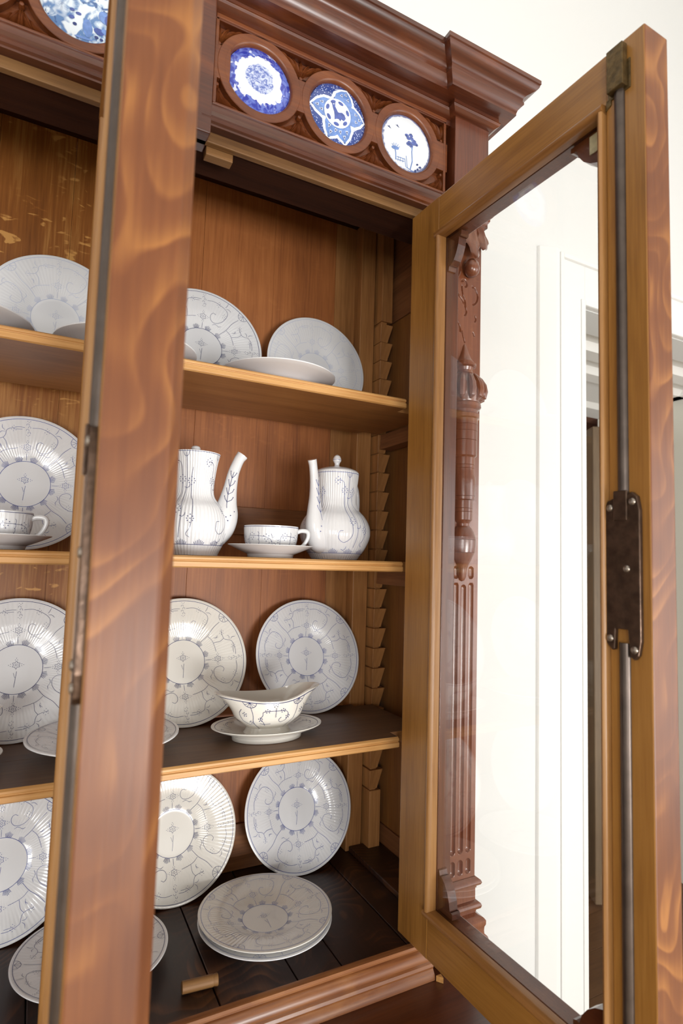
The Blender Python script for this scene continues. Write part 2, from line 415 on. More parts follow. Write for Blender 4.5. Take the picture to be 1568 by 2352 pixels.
# right wall with a window opening, front wall with a wide window opening
shell('wall_right', [(XR, XR+.1, YF, -2.62, FL, ZC), (XR, XR+.1, -0.62, YW, FL, ZC), (XR, XR+.1, -2.62, -0.62, FL, -1.3), (XR, XR+.1, -2.62, -0.62, 0.8, ZC)], M['plaster'])
shell('wall_front', [(XL-.1, -2.42, YF-.1, YF, FL, ZC), (-1.18, 0.1, YF-.1, YF, FL, ZC), (1.74, XR+.1, YF-.1, YF, FL, ZC), (-2.42, -1.18, YF-.1, YF, FL, -1.12), (0.1, 1.74, YF-.1, YF, FL, -1.38), (-2.42, -1.18, YF-.1, YF, 0.52, ZC), (0.1, 1.74, YF-.1, YF, -0.34, ZC)], M['plaster'])
shell('ceiling', [(XL-.1, XR+.1, YF-.1, YW+.14, ZC, ZC+.1)], M['ceil'])
mb = MB(); mb.box(XL-.1, XR+.1, YF-.1, YW+.002, FL-.06, FL-.02); fl = tag(mb.build('floor', M['floorboard']), kind='structure')
bx = MB(); bx.box(0, 0.197, YF-.1, YW, -.02-EYE, -EYE)
p0 = bx.build('floor_board', M['floorboard'], bevel=0.0015, parent=fl); p0.location = (XL-.1, 0, 0)
for i in range(1, int((XR-XL+.2)/0.2)):
    c = p0.copy(); COL.objects.link(c); c.location = (XL-.1+0.2*i, 0, 0)

# passage beyond the doorway
shell('wall_passage_left', [(1.48, 1.61, YW+.14, 2.36, FL, 0.895)], M['ochre'])
shell('wall_passage_right', [(2.95, 3.07, YW+.14, 2.36, FL, 0.895)], M['ochre'])
so = MB()
so.box(1.48, 3.07, YW+.14, 2.36, 0.925, 0.96)
for a, b in ((YW+.002, 1.425), (1.62, 1.70), (1.82, 1.90), (2.22, 2.36)): so.box(1.61, 2.95, a if a > 1.45 else a, b, 0.897, 0.925)
so.box(1.61, 1.66, 1.425, 2.22, 0.897, 0.925); so.box(2.89, 2.95, 1.425, 2.22, 0.897, 0.925)
for a, b in ((1.425, 1.62), (1.70, 1.82), (1.90, 2.22)):
    so.prism([(a, 0.897), (a+.022, 0.925), (a, 0.925)], 0, 1.66, 2.89); so.prism([(b, 0.897), (b-.022, 0.925), (b, 0.925)], 0, 1.66, 2.89)
tag(so.build('ceiling_passage', M['soffit']), kind='structure')
shell('wall_hall_back', [(0.4, 5.2, 4.4, 4.5, FL, 1.2)], M['hall'])
shell('wall_hall_right', [(5.1, 5.2, 2.36, 4.4, FL, 1.2)], M['hall'])
shell('wall_hall_left', [(0.4, 0.5, 2.36, 4.4, FL, 1.2)], M['hall'])
shell('wall_hall_front', [(0.5, 1.48, 2.36, 2.46, FL, 1.2), (3.07, 5.1, 2.36, 2.46, FL, 1.2), (1.48, 3.07, 2.36, 2.46, 0.90, 1.2)], M['hall'])
shell('ceiling_hall', [(0.4, 5.2, 2.36, 4.5, 1.2, 1.25)], M['hall'])
hf = shell('floor_hall', [(0.4, 5.2, YW, 4.5, FL-.05, FL-.022)], M['hallboard'])
mb = MB(); mb.box(1.3, 5.1, 0, 0.176, FL-.02, FL-.001)
h0 = mb.build('floor_board', M['hallboard'], bevel=0.001, world=False); h0.parent = hf; h0.location = (0, YW+.01, 0)
for i in range(1, 17):
    c = h0.copy(); COL.objects.link(c); c.location = (0, YW+.01+0.178*i, 0)

# door casing on the back wall (trim)
tr = MB()
tr.box(1.484, 1.612, YW-.022, YW, FL, 0.895+.155)
tr.box(1.612, 3.07, YW-.022, YW, 0.897, 0.895+.155)
tr.box(1.592, 1.612, YW-.026, YW-.022, FL, 0.915); tr.box(1.612, 3.07, YW-.026, YW-.022, 0.897, 0.915)
tr.box(1.484, 1.500, YW-.034, YW-.022, FL, 1.05); tr.box(1.500, 3.07, YW-.034, YW-.022, 1.035, 1.05)
tr.prism([(1.408, YW), (1.412, YW-.010), (1.466, YW-.030), (1.484, YW-.030), (1.484, YW)], 2, FL, 1.062)
tr.box(2.95, 3.07, YW-.022, YW, FL, 0.897)
tag(tr.build('trim_1', M['trim'], bevel=0.002), kind='structure')
shell('baseboard_back', [(0.9, 1.405, YW-.018, YW, FL, FL+.16)], M['trim'], 0.003)

# brown panelled leaf standing open in the passage
hd = empty('door_2', (2.405, 1.905, FL), kind='structure')
ang = math.radians(61)
W = 0.95
mb = MB()
for a, b in ((0, .10), (W-.1, W)): mb.box(a, b, 0, .04, .012, 2.24)
for a, b in ((.012, .22), (.95, 1.10), (2.10, 2.24)): mb.box(.1, W-.1, 0, .04, a, b)
d_frame = mb.build('door_frame', M['leaf'], parent=hd, bevel=0.004)
for a, b in ((.22, .95), (1.10, 2.10)):
    pm = MB(); pm.box(.1, W-.1, .012, .028, a, b)
    pm.prism([(.14, .004), (W-.14, .004), (W-.12, .012), (.12, .012)], 2, a+.04, b-.04)
    pm.build('door_panel', M['leaf'], parent=hd, bevel=0.003)
hd.rotation_euler = (0, 0, ang)

# ------------------------------------------------------------------ the cabinet
CO = (0.14, 1.0, -0.753)      # base point of the upper cabinet on its base top
cab = empty('display_cabinet', CO, 'tall dark-stained oak china cabinet with open glazed doors and carved frieze', 'cabinet')
def part(mb, name, mats, scale=1.0, parent=None, smooth=None, bevel=0.0):
    return mb.build(name, mats, parent=parent or cab, origin=CO, scale=scale, smooth=smooth, bevel=bevel)

XI0, XI1 = -0.515, 0.795       # inner faces of the sides
YB = 1.318                     # face of the back boards
# back boards (vertical, each its own)
joints = [XI0, -0.38, -0.245, -0.12, 0.02, 0.16, 0.300, 0.476, 0.646, 0.705]
for i in range(len(joints)-1):
    if joints[i] >= 0.15 and joints[i] < 0.56:
        segs_ = [(-0.70, 0.885)]
    else: segs_ = [(-0.70, 0.885)]
    b = MB(); b.box(joints[i]+.0002, joints[i+1]-.0002, YB+random.uniform(0, .0009), YB+.014, -0.70, 0.885)
    part(b, 'back_board', M['back_fleck'] if joints[i] in (-0.245, -0.12, 0.02) else M['post'] if joints[i] == .646 else M['back'], bevel=0.0004)
# horizontal back rail between the pots' shelf and above (joined lap boards seen behind the cup)
b = MB(); b.box(0.30, 0.705, YB-.004, YB, 0.052, 0.118); part(b, 'back_rail', M['back_h'], bevel=0.0015)
b = MB(); b.box(XI0, 0.705, YB-.008, YB, -0.70, -0.60); part(b, 'back_rail', M['back_h'], bevel=0.0015)
for x0, x1 in ((0.705, 0.747), (XI0+.048, XI0+.09)):
    b = MB(); b.box(x0, x1, 1.284, YB+.01, -0.70, 0.885); part(b, 'corner_post', M['post'], bevel=0.002)
# toothed shelf supports: a backing strip and one wedge per tooth
for x0, x1 in ((0.756, 0.772), (XI0+.014, XI0+.030)):
    b = MB(); b.box(x0, x1, 1.262, YB, -0.70, 0.885); part(b, 'toothed_support', M['post'], bevel=0.001)
b = MB(); b.box(0.752, 0.783, 1.2555, YB, -0.70, -0.556); part(b, 'support_foot', M['post'], bevel=0.0015)
b = MB(); b.box(0.752, 0.785, 1.2555, YB, 0.6215, 0.885); part(b, 'support_head', M['post'], bevel=0.0015)
tb = MB()
tb.add([(0.7525, 1.2590, 0), (0.7740, 1.2590, 0), (0.7740, YB, 0), (0.7525, YB, 0), (0.7500, 1.2535, .0455), (0.7865, 1.2535, .0462), (0.7865, YB, .0462), (0.7500, YB, .0455)],
       [(0, 3, 2, 1), (4, 5, 6, 7), (0, 1, 5, 4), (1, 2, 6, 5), (2, 3, 7, 6), (3, 0, 4, 7)])
tooth = part(tb, 'support_tooth', M['post'], bevel=0.0012)
base_z = tooth.location.z
for k in range(24):
    c = tooth if k == 0 else tooth.copy()
    if k: COL.objects.link(c)
    c.location = (0, 0, -0.553+.0487*k)
b = MB(); b.box(0.789, XI1, 1.29, YB, -0.70, 0.885); part(b, 'corner_fillet', M['side'])
# sides: frame and sunk panel
for sx, xo in ((1, XI1), (-1, XI0)):
    b = MB(); x0, x1 = (xo+.006, xo+.012) if sx > 0 else (xo-.012, xo-.006)
    b.box(x0, x1, .95, YB+.014, -0.72, 0.90)
    part(b, 'side_panel', M['side'])
    for z0, z1 in ((-.70, -.645), (.63, .885)):
        b = MB(); b.box(min(xo, xo+.006*sx), max(xo, xo+.006*sx), .95, YB, z0, z1); part(b, 'side_rail', M['bear'], bevel=0.0015)
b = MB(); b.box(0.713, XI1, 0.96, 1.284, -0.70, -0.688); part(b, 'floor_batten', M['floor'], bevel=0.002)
# top board and floor boards
b = MB(); b.box(XI0-.012, XI1+.012, .96, YB+.014, 0.885, 0.905); part(b, 'top_board', M['top_shade'])
fj = [XI0, -0.42, -0.27, -0.12, 0.03, 0.18, 0.3, 0.432, 0.515, 0.65, XI1]
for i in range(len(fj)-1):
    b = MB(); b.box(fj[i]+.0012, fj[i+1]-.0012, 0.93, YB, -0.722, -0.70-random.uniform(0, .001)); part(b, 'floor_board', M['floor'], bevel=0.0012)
# shelf bearers
for z in (0.321, -0.019, -0.368):
    for x0, x1 in ((0.757, XI1-.002), (XI0+.002, XI0+.038)):
        b = MB(); b.prism([(0.985, z), (0.985, z-.037), (1.262, z-.037), (1.256, z)], 0, x0, x1)
        part(b, 'shelf_bearer', M['bear'], bevel=0.0015)
b = MB(); b.box(0.70, 0.793, 0.99, 1.255, 0.284, 0.318)

# shelves (things that lift out)
for z, lab in ((0.341, 'uppermost oak cabinet shelf, seen from below, under the leaning pale plates'),
               (0.0005, 'oak cabinet shelf at eye level carrying the two coffee pots'),
               (-0.348, 'lowest oak cabinet shelf with worn dark top, under the sauce boats')):
    s = empty('cabinet_shelf', (0.14, 1.13, z-.021), lab, 'shelf', 'oak shelves of the china cabinet')
    o = (0.14, 1.13, z-.021)
    b = MB(); b.prism([(1.004, z), (1.130, z), (1.130, z-.021), (1.002, z-.021), (0.9985, z-.019), (0.9985, z-.0105), (1.0015, z-.0095), (1.0015, z-.0078), (0.9995, z-.0068), (0.9995, z-.003)], 0, XI0+.05, 0.664)
    nose = b.build('front_board', [M['nose'], M['shelf'], M['shelf_dark']], parent=s, origin=o, bevel=0.0006)
    for p in nose.data.polygons:
        if p.normal.z < -0.9 and p.area > .01: p.material_index = 1
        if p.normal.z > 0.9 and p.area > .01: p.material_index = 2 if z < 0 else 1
    b = MB(); b.box(XI0+.046, 0.748, 1.131, 1.250, z-.0205, z-.0003); b.box(0.664, 0.75, 1.035, 1.131, z-.0205, z-.0003); b.box(XI0+.046, .70, 1.25, 1.268, z-.0205, z-.0003)
    bk = b.build('back_board', [M['shelf'], M['shelf_dark']], parent=s, origin=o)
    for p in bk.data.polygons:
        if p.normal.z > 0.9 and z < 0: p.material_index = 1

# ---- front frame (coordinates of the Y = .915 plane, scaled by K about the eye point)
def fpart(mb, name, mats, smooth=None, bevel=0.0, parent=None):
    return part(mb, name, mats, K, parent, smooth, bevel)
b = MB(); b.box(0.110, 0.170, 0.915, 0.95, -0.672, 0.70); fpart(b, 'centre_post', [M['dark_v']], bevel=0.002)
for x0, x1 in ((0.662, 0.712), (-0.432, -0.382)):
    b = MB(); b.box(x0, x1, 0.917, 0.955, -0.672, 0.70); fpart(b, 'side_post', M['dark_v'], bevel=0.0015)
    for k in range(2):
        bb = MB(); cx = x0+.017+.020*k
        bb.lathe([(0.008, -0.66), (0.008, 0.69)], cx, 0.917, 0, 16, PI, 2*PI); fpart(bb, 'reed_bead', M['dark_v'], smooth=50)
b = MB(); b.box(-0.432, 0.712, 0.918, 0.930, 0.684, 0.735); fpart(b, 'top_rail', M['rail'], bevel=0.0015)
b = MB(); b.box(XI0/K, XI1/K, .9301, 1.012, .687, .705); fpart(b, 'shade_lintel', M['top_shade'])  # board added to block light and deepen the shade under the top
b = MB(); b.box(0.218*.95, 0.267*.95, 0.9305, 0.950, 0.671, 0.687); fpart(b, 'door_stop_block', M['raw'], bevel=0.0015)

# frieze panels with rings, inset tiles and carved sprays
ZT = 0.832
def leaf_shape(mb, bx_, bz, ang, ln, wd, y, th, curl=0.0):
    """carved leaf lobe: rounded blade proud of the panel"""
    n, m_ = 9, 7; P = np.zeros((n, m_, 3))
    for i in range(n):
        t = i/(n-1); ww = wd*(math.sin(PI*min(1, t**0.75*.93+.07)))**0.8
        a = ang+curl*t
        cx = bx_+ln*t*math.cos(ang+curl*t*.5); cz = bz+ln*t*math.sin(ang+curl*t*.5)
        for j in range(m_):
            u = (j/(m_-1))*2-1
            h = th*(1-u*u)*(0.55+0.45*math.sin(PI*t)) - (0.35*th if abs(u) < .1 else 0)
            P[i, j] = (cx-ww*u*math.sin(a), y-h, cz+ww*u*math.cos(a))
    mb.grid(P)
def frieze(x0, x1, centers, tiles):
    b = MB(); b.box(x0, x1, 0.931, 0.945, 0.752, 0.925)
    pn = fpart(b, 'frieze_panel', M['carve'])
    bl = MB(); bl.box(x0, x1, 0.9155, 0.931, 0.9085, 0.925); bl.box(x0, x1, 0.9155, 0.931, 0.752, 0.7565)
    for cx in [x0+.012]+[(a+c)/2 for a, c in zip(centers[:-1], centers[1:])]+[x1-.012]:
        bl.box(cx-.016, cx+.016, 0.9172, 0.9308, ZT-.030, ZT+.030)
    bl.box(x0, x0+.006, 0.9165, 0.931, 0.757, 0.909); bl.box(x1-.006, x1, 0.9165, 0.931, 0.757, 0.909)
    fpart(bl, 'raised_border', M['carve'], bevel=0.0012, parent=pn)
    for cx in centers:
        b = MB(); b.lathe([(0.0765, 0.931), (0.0765, 0.9175), (0.0755, 0.9165), (0.064, 0.9165), (0.0605, 0.9185), (0.0585, 0.9225), (0.0585, 0.931)], cx, 0, ZT, 72, axis=1)
        fpart(b, 'carved_ring', M['carve'], smooth=35, parent=pn)
    edges = [x0-.062]+centers+[x1+.062]
    for a, c in zip(edges[:-1], edges[1:]):
        for up in (1, -1):
            b = MB(); half = 0; xm = (a+c)/2
            if a < x0: half = 1; xm = x0+.008
            elif c > x1: half = -1; xm = x1-.008
            bz = ZT+up*.033
            for aa, r0, ln, wd, cu in ((90, .004, .040, .0060, 0), (70, .006, .038, .0056, -.35), (110, .006, .038, .0056, .35), (50, .012, .036, .0054, -.5), (130, .012, .036, .0054, .5),
                                       (33, .022, .032, .0048, -.45), (147, .022, .032, .0048, .45), (22, .040, .026, .0040, -.25), (158, .040, .026, .0040, .25)):
                if half == 1 and aa > 95 or half == -1 and aa < 85: continue
                t = math.radians(aa)
                sx_, sz_ = r0*math.cos(t)*1.25, r0*math.sin(t)*1.35
                leaf_shape(b, xm+sx_, bz+up*(sz_+.004+.5*abs(sx_)), t*up, ln*.80, wd, 0.9306, .0105, cu*up)
            # stem with a bead at its foot
            b.lathe([(.0001, .921), (.003, .922), (.0045, .926), (.0045, .931)], xm, 0, bz+up*.004, 10, axis=1)
            fpart(b, 'carved_leaf_spray', M['carve'], smooth=50, parent=pn)
    res = []
    for cx, mt in zip(centers, tiles):
        b = MB(); P = [(0.0001, -.0085)]+[(0.0595*math.sin(a)/math.sin(.9), -.0085*(math.cos(a)-math.cos(.9))/(1-math.cos(.9))) for a in np.linspace(.06, .9, 14)]
        b.lathe(P, 0, 0, 0, 64, axis=1)
        t = b.build('inset_plate', mt, parent=cab, smooth=60, world=False)
        t.scale = (K, K, K); t.location = (cx*K-CO[0], .9255*K-CO[1], ZT*K-CO[2]); res.append(t)
    return res
cR = [0.2915, 0.4465, 0.6005]; cL = [-0.304, -0.149, 0.006]
tR = frieze(0.210, 0.693, cR, [M['tile1'], M['tile2'], M['tile3']])
tL = frieze(-0.412, 0.092, cL, [M['tile1'], M['tile3'], M['tile0']])
tag(tR[0], 'inset plate with deep blue floral border and oval landscape centre')
tag(tR[1], 'inset plate with blue petals and a small animal in the middle')
tag(tR[2], 'inset white plate with thin blue trees and two birds')
tag(tL[2], 'inset plate with washed blue scene, cut by the open door')
# painted shapes on the tiles
def dome(u, v):
    R = 0.0595; r = min(math.hypot(u, v), .999)
    a = math.asin(min(1, r*math.sin(.9)))
    return (u*R, -.0085*(math.cos(a)-math.cos(.9))/(1-math.cos(.9)), v*R)
def tilepaint(t, draw, mats):
    P = Paint(dome, 0.00035, 1e-3, 1); draw(P)
    o = P.mb.build('painted_motif', mats, parent=t, world=False); return o
def ell(cx, cy, rx, ry, n=14, rot=0):
    return [(cx+rx*math.cos(a)*math.cos(rot)-ry*math.sin(a)*math.sin(rot), cy+rx*math.cos(a)*math.sin(rot)+ry*math.sin(a)*math.cos(rot)) for a in np.linspace(0, 2*PI, n, endpoint=False)]
def draw_petals(P):
    mats = []
    for k, a0 in enumerate((72, 4, -72, 178, 250)):
        a = math.radians(a0); ca, sa = math.cos(a), math.sin(a)
        def rt(p): return (p[0]*ca-p[1]*sa, p[0]*sa+p[1]*ca)
        P.off = .0003
        out = [(.25, -.40), (.55, -.40), (.80, -.24), (.985, 0), (.80, .24), (.55, .40), (.25, .40)]
        inn = [(.25, -.30), (.55, -.30), (.76, -.17), (.90, 0), (.76, .17), (.55, .30), (.25, .30)]
        def sub(q):
            r = []
            for (p, q2) in zip(q, q[1:]+q[:1]):
                for t in (0, .33, .66): r.append((p[0]+(q2[0]-p[0])*t, p[1]+(q2[1]-p[1])*t))
            return r
        P.fill([rt(p) for p in sub(out)], 0); P.off = .0006; P.fill([rt(p) for p in sub(inn)], 1)
        P.off = .0009
        for (x, y) in ((.62, -.12), (.62, .12), (.76, 0)):
            P.fill([rt((x-.06, y-.05)), rt((x+.06, y)), rt((x-.06, y+.05))], 0); P.off = .0011
            P.fill([rt((x-.04, y-.03)), rt((x+.03, y)), rt((x-.04, y+.03))], 3); P.off = .0009
    P.off = .0011; P.fill(ell(-.06, -.06, .46, .46, 28), 0)
    P.off = .0013
    for a in (20, 75, 118, 165, 215, 265, 318):
        a = math.radians(a); P.fill(ell(-.06+.36*math.cos(a), -.06+.36*math.sin(a), .095, .055, 10, a+PI/2), 2)
    body = [(-.2, .18), (-.16, .08), (-.12, -.02), (-.02, -.04), (.08, .0), (.17, -.04), (.22, -.14), (.16, -.24), (.06, -.22), (.04, -.30), (-.02, -.24), (-.1, -.26), (-.16, -.3), (-.17, -.18), (-.19, -.06), (-.24, .06)]
    P.fill(body, 2, (0, -.12)); P.fill([(-.24, .06), (-.28, .24), (-.22, .14), (-.16, .26), (-.16, .08)], 2)
tilepaint(tR[1], draw_petals, [M['t_white'], M['t_mid'], M['t_deep'], M['t_ink']])
def draw_trees(P):
    P.off = .0005
    P.line([(.16, -.86), (.2, -.6), (.15, -.3), (.18, 0), (.1, .12)], .0022)
    P.line([(.18, -.05), (.26, .0)], .001); P.line([(.17, -.22), (.06, -.12), (0, -.1)], .001)
    for cx, cy in ((-.06, .2), (.0, .12), (.1, .26), (.13, .16), (.24, .1), (.32, .02), (.2, .0), (.0, -.08), (.1, -.1), (.05, -.02)):
        P.fill(ell(cx, cy, .085, .06, 9), 1); 
    for cx, cy in ((-.08, .18), (.11, .3), (.33, .0), (.03, -.08)): P.off = .0008; P.fill(ell(cx, cy, .035, .03, 7), 2)
    P.off = .0005
    P.line([(-.42, -.72), (-.45, -.5), (-.5, -.34)], .0018)
    for a in (60, 85, 110, 130, 35): 
        a = math.radians(a); P.line([(-.48, -.4), (-.48+.2*math.cos(a), -.4+.2*math.sin(a))], .0013, taper=True)
    P.fill(ell(-.48, -.36, .14, .06, 9), 0)
    for yy in (-.62, -.70): P.line([(-.4, yy), (-.24, yy), (-.1, yy)], .001)
    for xx in (-.34, -.26, -.16): P.line([(xx, -.6), (xx, -.74)], .0008)
    P.line([(-.1, -.6), (-.02, -.84)], .0012); P.line([(-.06, -.5), (.04, -.84)], .0012); P.line([(.0, -.84), (.3, -.88)], .0012)
    for cx, cy, rx, ry in ((.38, -.84, .05, .05), (.46, -.76, .05, .035), (.55, -.66, .06, .035), (.42, -.62, .05, .03), (.52, -.84, .045, .02)): P.fill(ell(cx, cy, rx, ry, 8, .4), 2)
    P.line([(.4, -.84), (.5, -.66)], .0008)
    for bx_, by in ((-.42, .42), (-.72, .3)):
        P.fill([(bx_-.07, by+.04), (bx_, by-.01), (bx_+.08, by-.05), (bx_+.02, by+.03), (bx_+.01, by+.07), (bx_-.02, by+.03)], 2)
tilepaint(tR[2], draw_trees, [M['t_mid'], M['t_deep'], M['t_ink']])
def draw_scene(P):
    P.off = .0005
    for cx, cy, rx, ry, mt in ((-.4, -.05, .28, .035, 0), (.55, -.15, .14, .16, 0), (.66, -.2, .1, .16, 1), (-.2, -.3, .06, .04, 1), (-.05, -.34, .07, .04, 1), (-.2, -.48, .07, .045, 1), (-.12, -.62, .05, .04, 2), (.18, -.6, .12, .22, 0), (.45, -.56, .13, .08, 1), (.4, -.72, .05, .035, 2), (.52, -.72, .045, .03, 2), (.1, -.86, .22, .03, 0), (.62, -.5, .12, .07, 0)):
        P.fill(ell(cx, cy, rx, ry, 10, .1), mt); P.off += .00002
tilepaint(tL[2], draw_scene, [M['t_mid'], M['t_deep'], M['t_ink']])

# lower frieze moulding
prof = [(0.93, 0.752), (0.9155, 0.752), (0.914, 0.7505), (0.914, 0.746), (0.910, 0.744), (0.9055, 0.743), (0.9015, 0.739), (0.8995, 0.733), (0.900, 0.726), (0.904, 0.7215), (0.904, 0.7195), (0.8995, 0.7175), (0.8975, 0.713), (0.8985, 0.708), (0.902, 0.7055), (0.902, 0.702), (0.93, 0.702)]
b = MB(); b.prism(prof, 0, 0.19, 0.704); fpart(b, 'frieze_moulding', M['dark_h'], smooth=30)
b = MB(); b.prism(prof, 0, -0.424, 0.095); fpart(b, 'frieze_moulding', M['dark_h'], smooth=30)
b = MB(); b.box(0.094, 0.206, 0.898, 0.95, 0.684, 0.93); fpart(b, 'frieze_block', M['dark_h'], bevel=0.002)
# block mouldings on the centre
# cornice: main run and returned end blocks
CPROF = [(0.0, 0.915), (0.0019, 0.916), (0.006, 0.917), (0.0105, 0.9195), (0.0155, 0.923), (0.0175, 0.927), (0.0165, 0.930), (0.0145, 0.932), (0.0145, 0.9385), (0.0393, 0.940), (0.0393, 0.9445), (0.0415, 0.951), (0.046, 0.957), (0.0504, 0.961), (0.0504, 0.966), (0.0485, 0.9675), (0.0485, 0.9715), (0.0500, 0.976), (0.054, 0.980), (0.060, 0.983), (0.066, 0.986), (0.0705, 0.9895), (0.0728, 0.9935), (0.0728, 0.997), (0.0747, 0.998), (0.0747, 1.0065)]
def cornice_run(x0, x1, yf, name, dz=0.0):
    b = MB(); P = [(yf+.05, 0.915+dz)]+[(yf-p, z+dz) for p, z in CPROF]+[(yf+.05, 1.0065+dz)]
    b.prism(P, 0, x0, x1); return fpart(b, name, M['dark_h'], smooth=28)
cornice_run(-0.424, 0.706, 0.9165, 'cornice')
b = MB(); b.box(-0.424, 0.712, 0.9165, 0.96, 0.905, 0.93); fpart(b, 'frieze_top_rail', M['dark_h'], bevel=0.001)
def cornice_block(xl, xr, yf, yb):
    b = MB(); n = len(CPROF); G = np.zeros((4, n, 3))
    for j, (p, z) in enumerate(CPROF):
        G[0, j] = (xl-p, yb, z); G[1, j] = (xl-p, yf-p, z); G[2, j] = (xr+p, yf-p, z); G[3, j] = (xr+p, yb, z)
    b.grid(G)
    z = CPROF[-1][1]; p = CPROF[-1][0]
    b.add([(xl-p, yb, z), (xl-p, yf-p, z), (xr+p, yf-p, z), (xr+p, yb, z)], [(0, 1, 2, 3)])
    b.add([(xl-pp, yb, zz) for pp, zz in CPROF]+[(xr+pp, yb, zz) for pp, zz in CPROF[::-1]], [tuple(range(2*n))])
    fpart(b, 'cornice_block', M['dark_h'], smooth=28)
    b = MB(); b.box(xl, xr, yf, 0.96, 0.70, 0.917); fpart(b, 'frieze_end_block', M['dark_v'], bevel=0.0015)
cornice_block(0.7035, 0.792, 0.900, 1.24); cornice_block(-0.512, -0.4235, 0.900, 1.24)
b = MB(); b.box(-0.50, 0.785, 0.95, 1.265, 0.905, 1.0); fpart(b, 'cornice_core', M['dark_h'])

# pilasters -----------------------------------------------------------------
def pilaster(xa, mirror=False):
    PX0, PX1, PY = xa, xa+0.0705, 0.905
    wdt = PX1-PX0; cx = xa+.035
    def to(pts): return [(cx+(p[0]-.744), p[1]) for p in pts]
    scrolls = [[(.714, .625), (.722, .612), (.7255, .598), (.722, .585), (.716, .578)],
               [(.716, .578), (.716, .558), (.722, .542), (.732, .532), (.739, .522), (.7425, .512), (.741, .505), (.7385, .503)],
               [(.7295, .563), (.733, .545), (.738, .535), (.740, .522)],
               [(.730, .573), (.736, .577), (.742, .572), (.743, .566), (.739, .563)],
               [(.757, .567), (.764, .565), (.771, .553), (.770, .54), (.765, .533), (.760, .53)],
               [(.719, .512), (.7145, .50), (.718, .488), (.726, .478), (.7275, .467)],
               [(.765, .507), (.7675, .50), (.7655, .495)], [(.732, .468), (.736, .455), (.739, .447)], [(.76, .47), (.764, .465)]]
    S = [np.array(smooth_line(to(s), 5)) for s in scrolls]
    zs = np.concatenate([np.linspace(-.665, -.59, 6), np.linspace(-.586, -.53, 44), np.linspace(-.525, -.055, 40), np.linspace(-.05, .002, 44), np.linspace(.01, .08, 4), np.linspace(.085, .43, 12), np.linspace(.435, .64, 130), np.linspace(.65, .70, 4)])
    xs = np.linspace(PX0, PX1, 62)
    XX, ZZ = np.meshgrid(xs, zs); D = np.zeros_like(XX)
    for fx in (-.0185, 0, .0185):
        xf = cx+fx
        for z0, z1 in ((-.545, (-.037 if fx else -.041)), (-.584, -.557)) + (((-.029, -.005),) if fx else ()):
            hw = .0062
            dz = np.maximum(np.maximum(z0+hw-ZZ, ZZ-(z1-hw)), 0)
            d = np.sqrt((XX-xf)**2+dz**2)/hw
            D = np.maximum(D, .0062*np.sqrt(np.maximum(1-d**2, 0)))
    for s in S:
        for i in range(len(s)-1):
            m_ = (abs(ZZ-s[i][1]) < .014)
            if not m_.any(): continue
            a = s[i]; bb = s[i+1]; ab = bb-a; L2 = ab@ab+1e-12
            t = np.clip(((XX[m_]-a[0])*ab[0]+(ZZ[m_]-a[1])*ab[1])/L2, 0, 1)
            d = np.hypot(XX[m_]-a[0]-t*ab[0], ZZ[m_]-a[1]-t*ab[1])
            D[m_] = np.maximum(D[m_], .0045*np.clip(1-d/.0021, 0, 1))
    b = MB(); G = np.stack([XX, PY+D, ZZ], -1); b.grid(G, 0)
    b.box(PX0, PX1, PY+.0075, 0.955, -.665, .70, 0)
    # cheeks closing the board edges
    b.add([(PX0, PY, -.665), (PX0, PY+.01, -.665), (PX0, PY+.01, .70), (PX0, PY, .70)], [(0, 1, 2, 3)])
    b.add([(PX1, PY, -.665), (PX1, PY+.01, -.665), (PX1, PY+.01, .70), (PX1, PY, .70)], [(0, 1, 2, 3)])
    root = fpart(b, 'pilaster', M['pil'], smooth=40)
    # capital
    cp = [(0.0, .692), (.003, .693), (.0045, .697), (.004, .701), (.007, .704), (.0105, .708), (.0125, .712), (.0125, .716), (.016, .719), (.020, .724), (.0215, .729), (.0215, .734), (.024, .736), (.024, .742), (0, .744)]
    b = MB(); G = np.zeros((4, len(cp), 3))
    for j, (p, z) in enumerate(cp):
        G[0, j] = (PX0-p, .955, z); G[1, j] = (PX0-p, PY-p, z); G[2, j] = (PX1+p, PY-p, z); G[3, j] = (PX1+p, .955, z)
    b.grid(G); b.box(PX0+.001, PX1-.001, PY+.001, .954, .693, .7435)
    fpart(b, 'capital', M['pil'], smooth=35, parent=root)
    # acanthus leaf under the capital: three lobes curling out over a round berry
    b = MB()
    def lobe(x0, z0, x1, z1, wd, out0, out1, curl):
        n, m_ = 14, 9; P = np.zeros((n, m_, 3))
        for i in range(n):
            t = i/(n-1); px = x0+(x1-x0)*t+curl*math.sin(PI*t); pz = z0+(z1-z0)*t
            ww = wd*(0.75+.55*math.sin(PI*t*.9))*(1-.75*t**5)
            oy = out0+(out1-out0)*t**1.6
            for j in range(m_):
                u = j/(m_-1)*2-1
                rib = .0022*math.cos(u*PI*2.5)
                P[i, j] = (px+ww*u*(1+.18*math.sin(t*PI*5)*abs(u)), PY-oy-.006*(1-u*u)-rib*(1-t), pz)
        b.grid(P)
    lobe(cx, .692, cx+.001, .612, .013, .010, .026, 0)
    lobe(cx-.020, .692, cx-.025, .638, .0115, .008, .020, -.006)
    lobe(cx+.020, .692, cx+.025, .638, .0115, .008, .020, .006)
    b.box(cx-.034, cx+.034, PY-.009, PY, .66, .692); 
    b.lathe([(0.0001, .6165), (.008, .615), (.0135, .608), (.016, .598), (.0145, .589), (.009, .5825), (.0001, .581)], cx+.001, PY-.012, 0, 20)
    fpart(b, 'acanthus_leaf', M['pil'], smooth=45, parent=root)
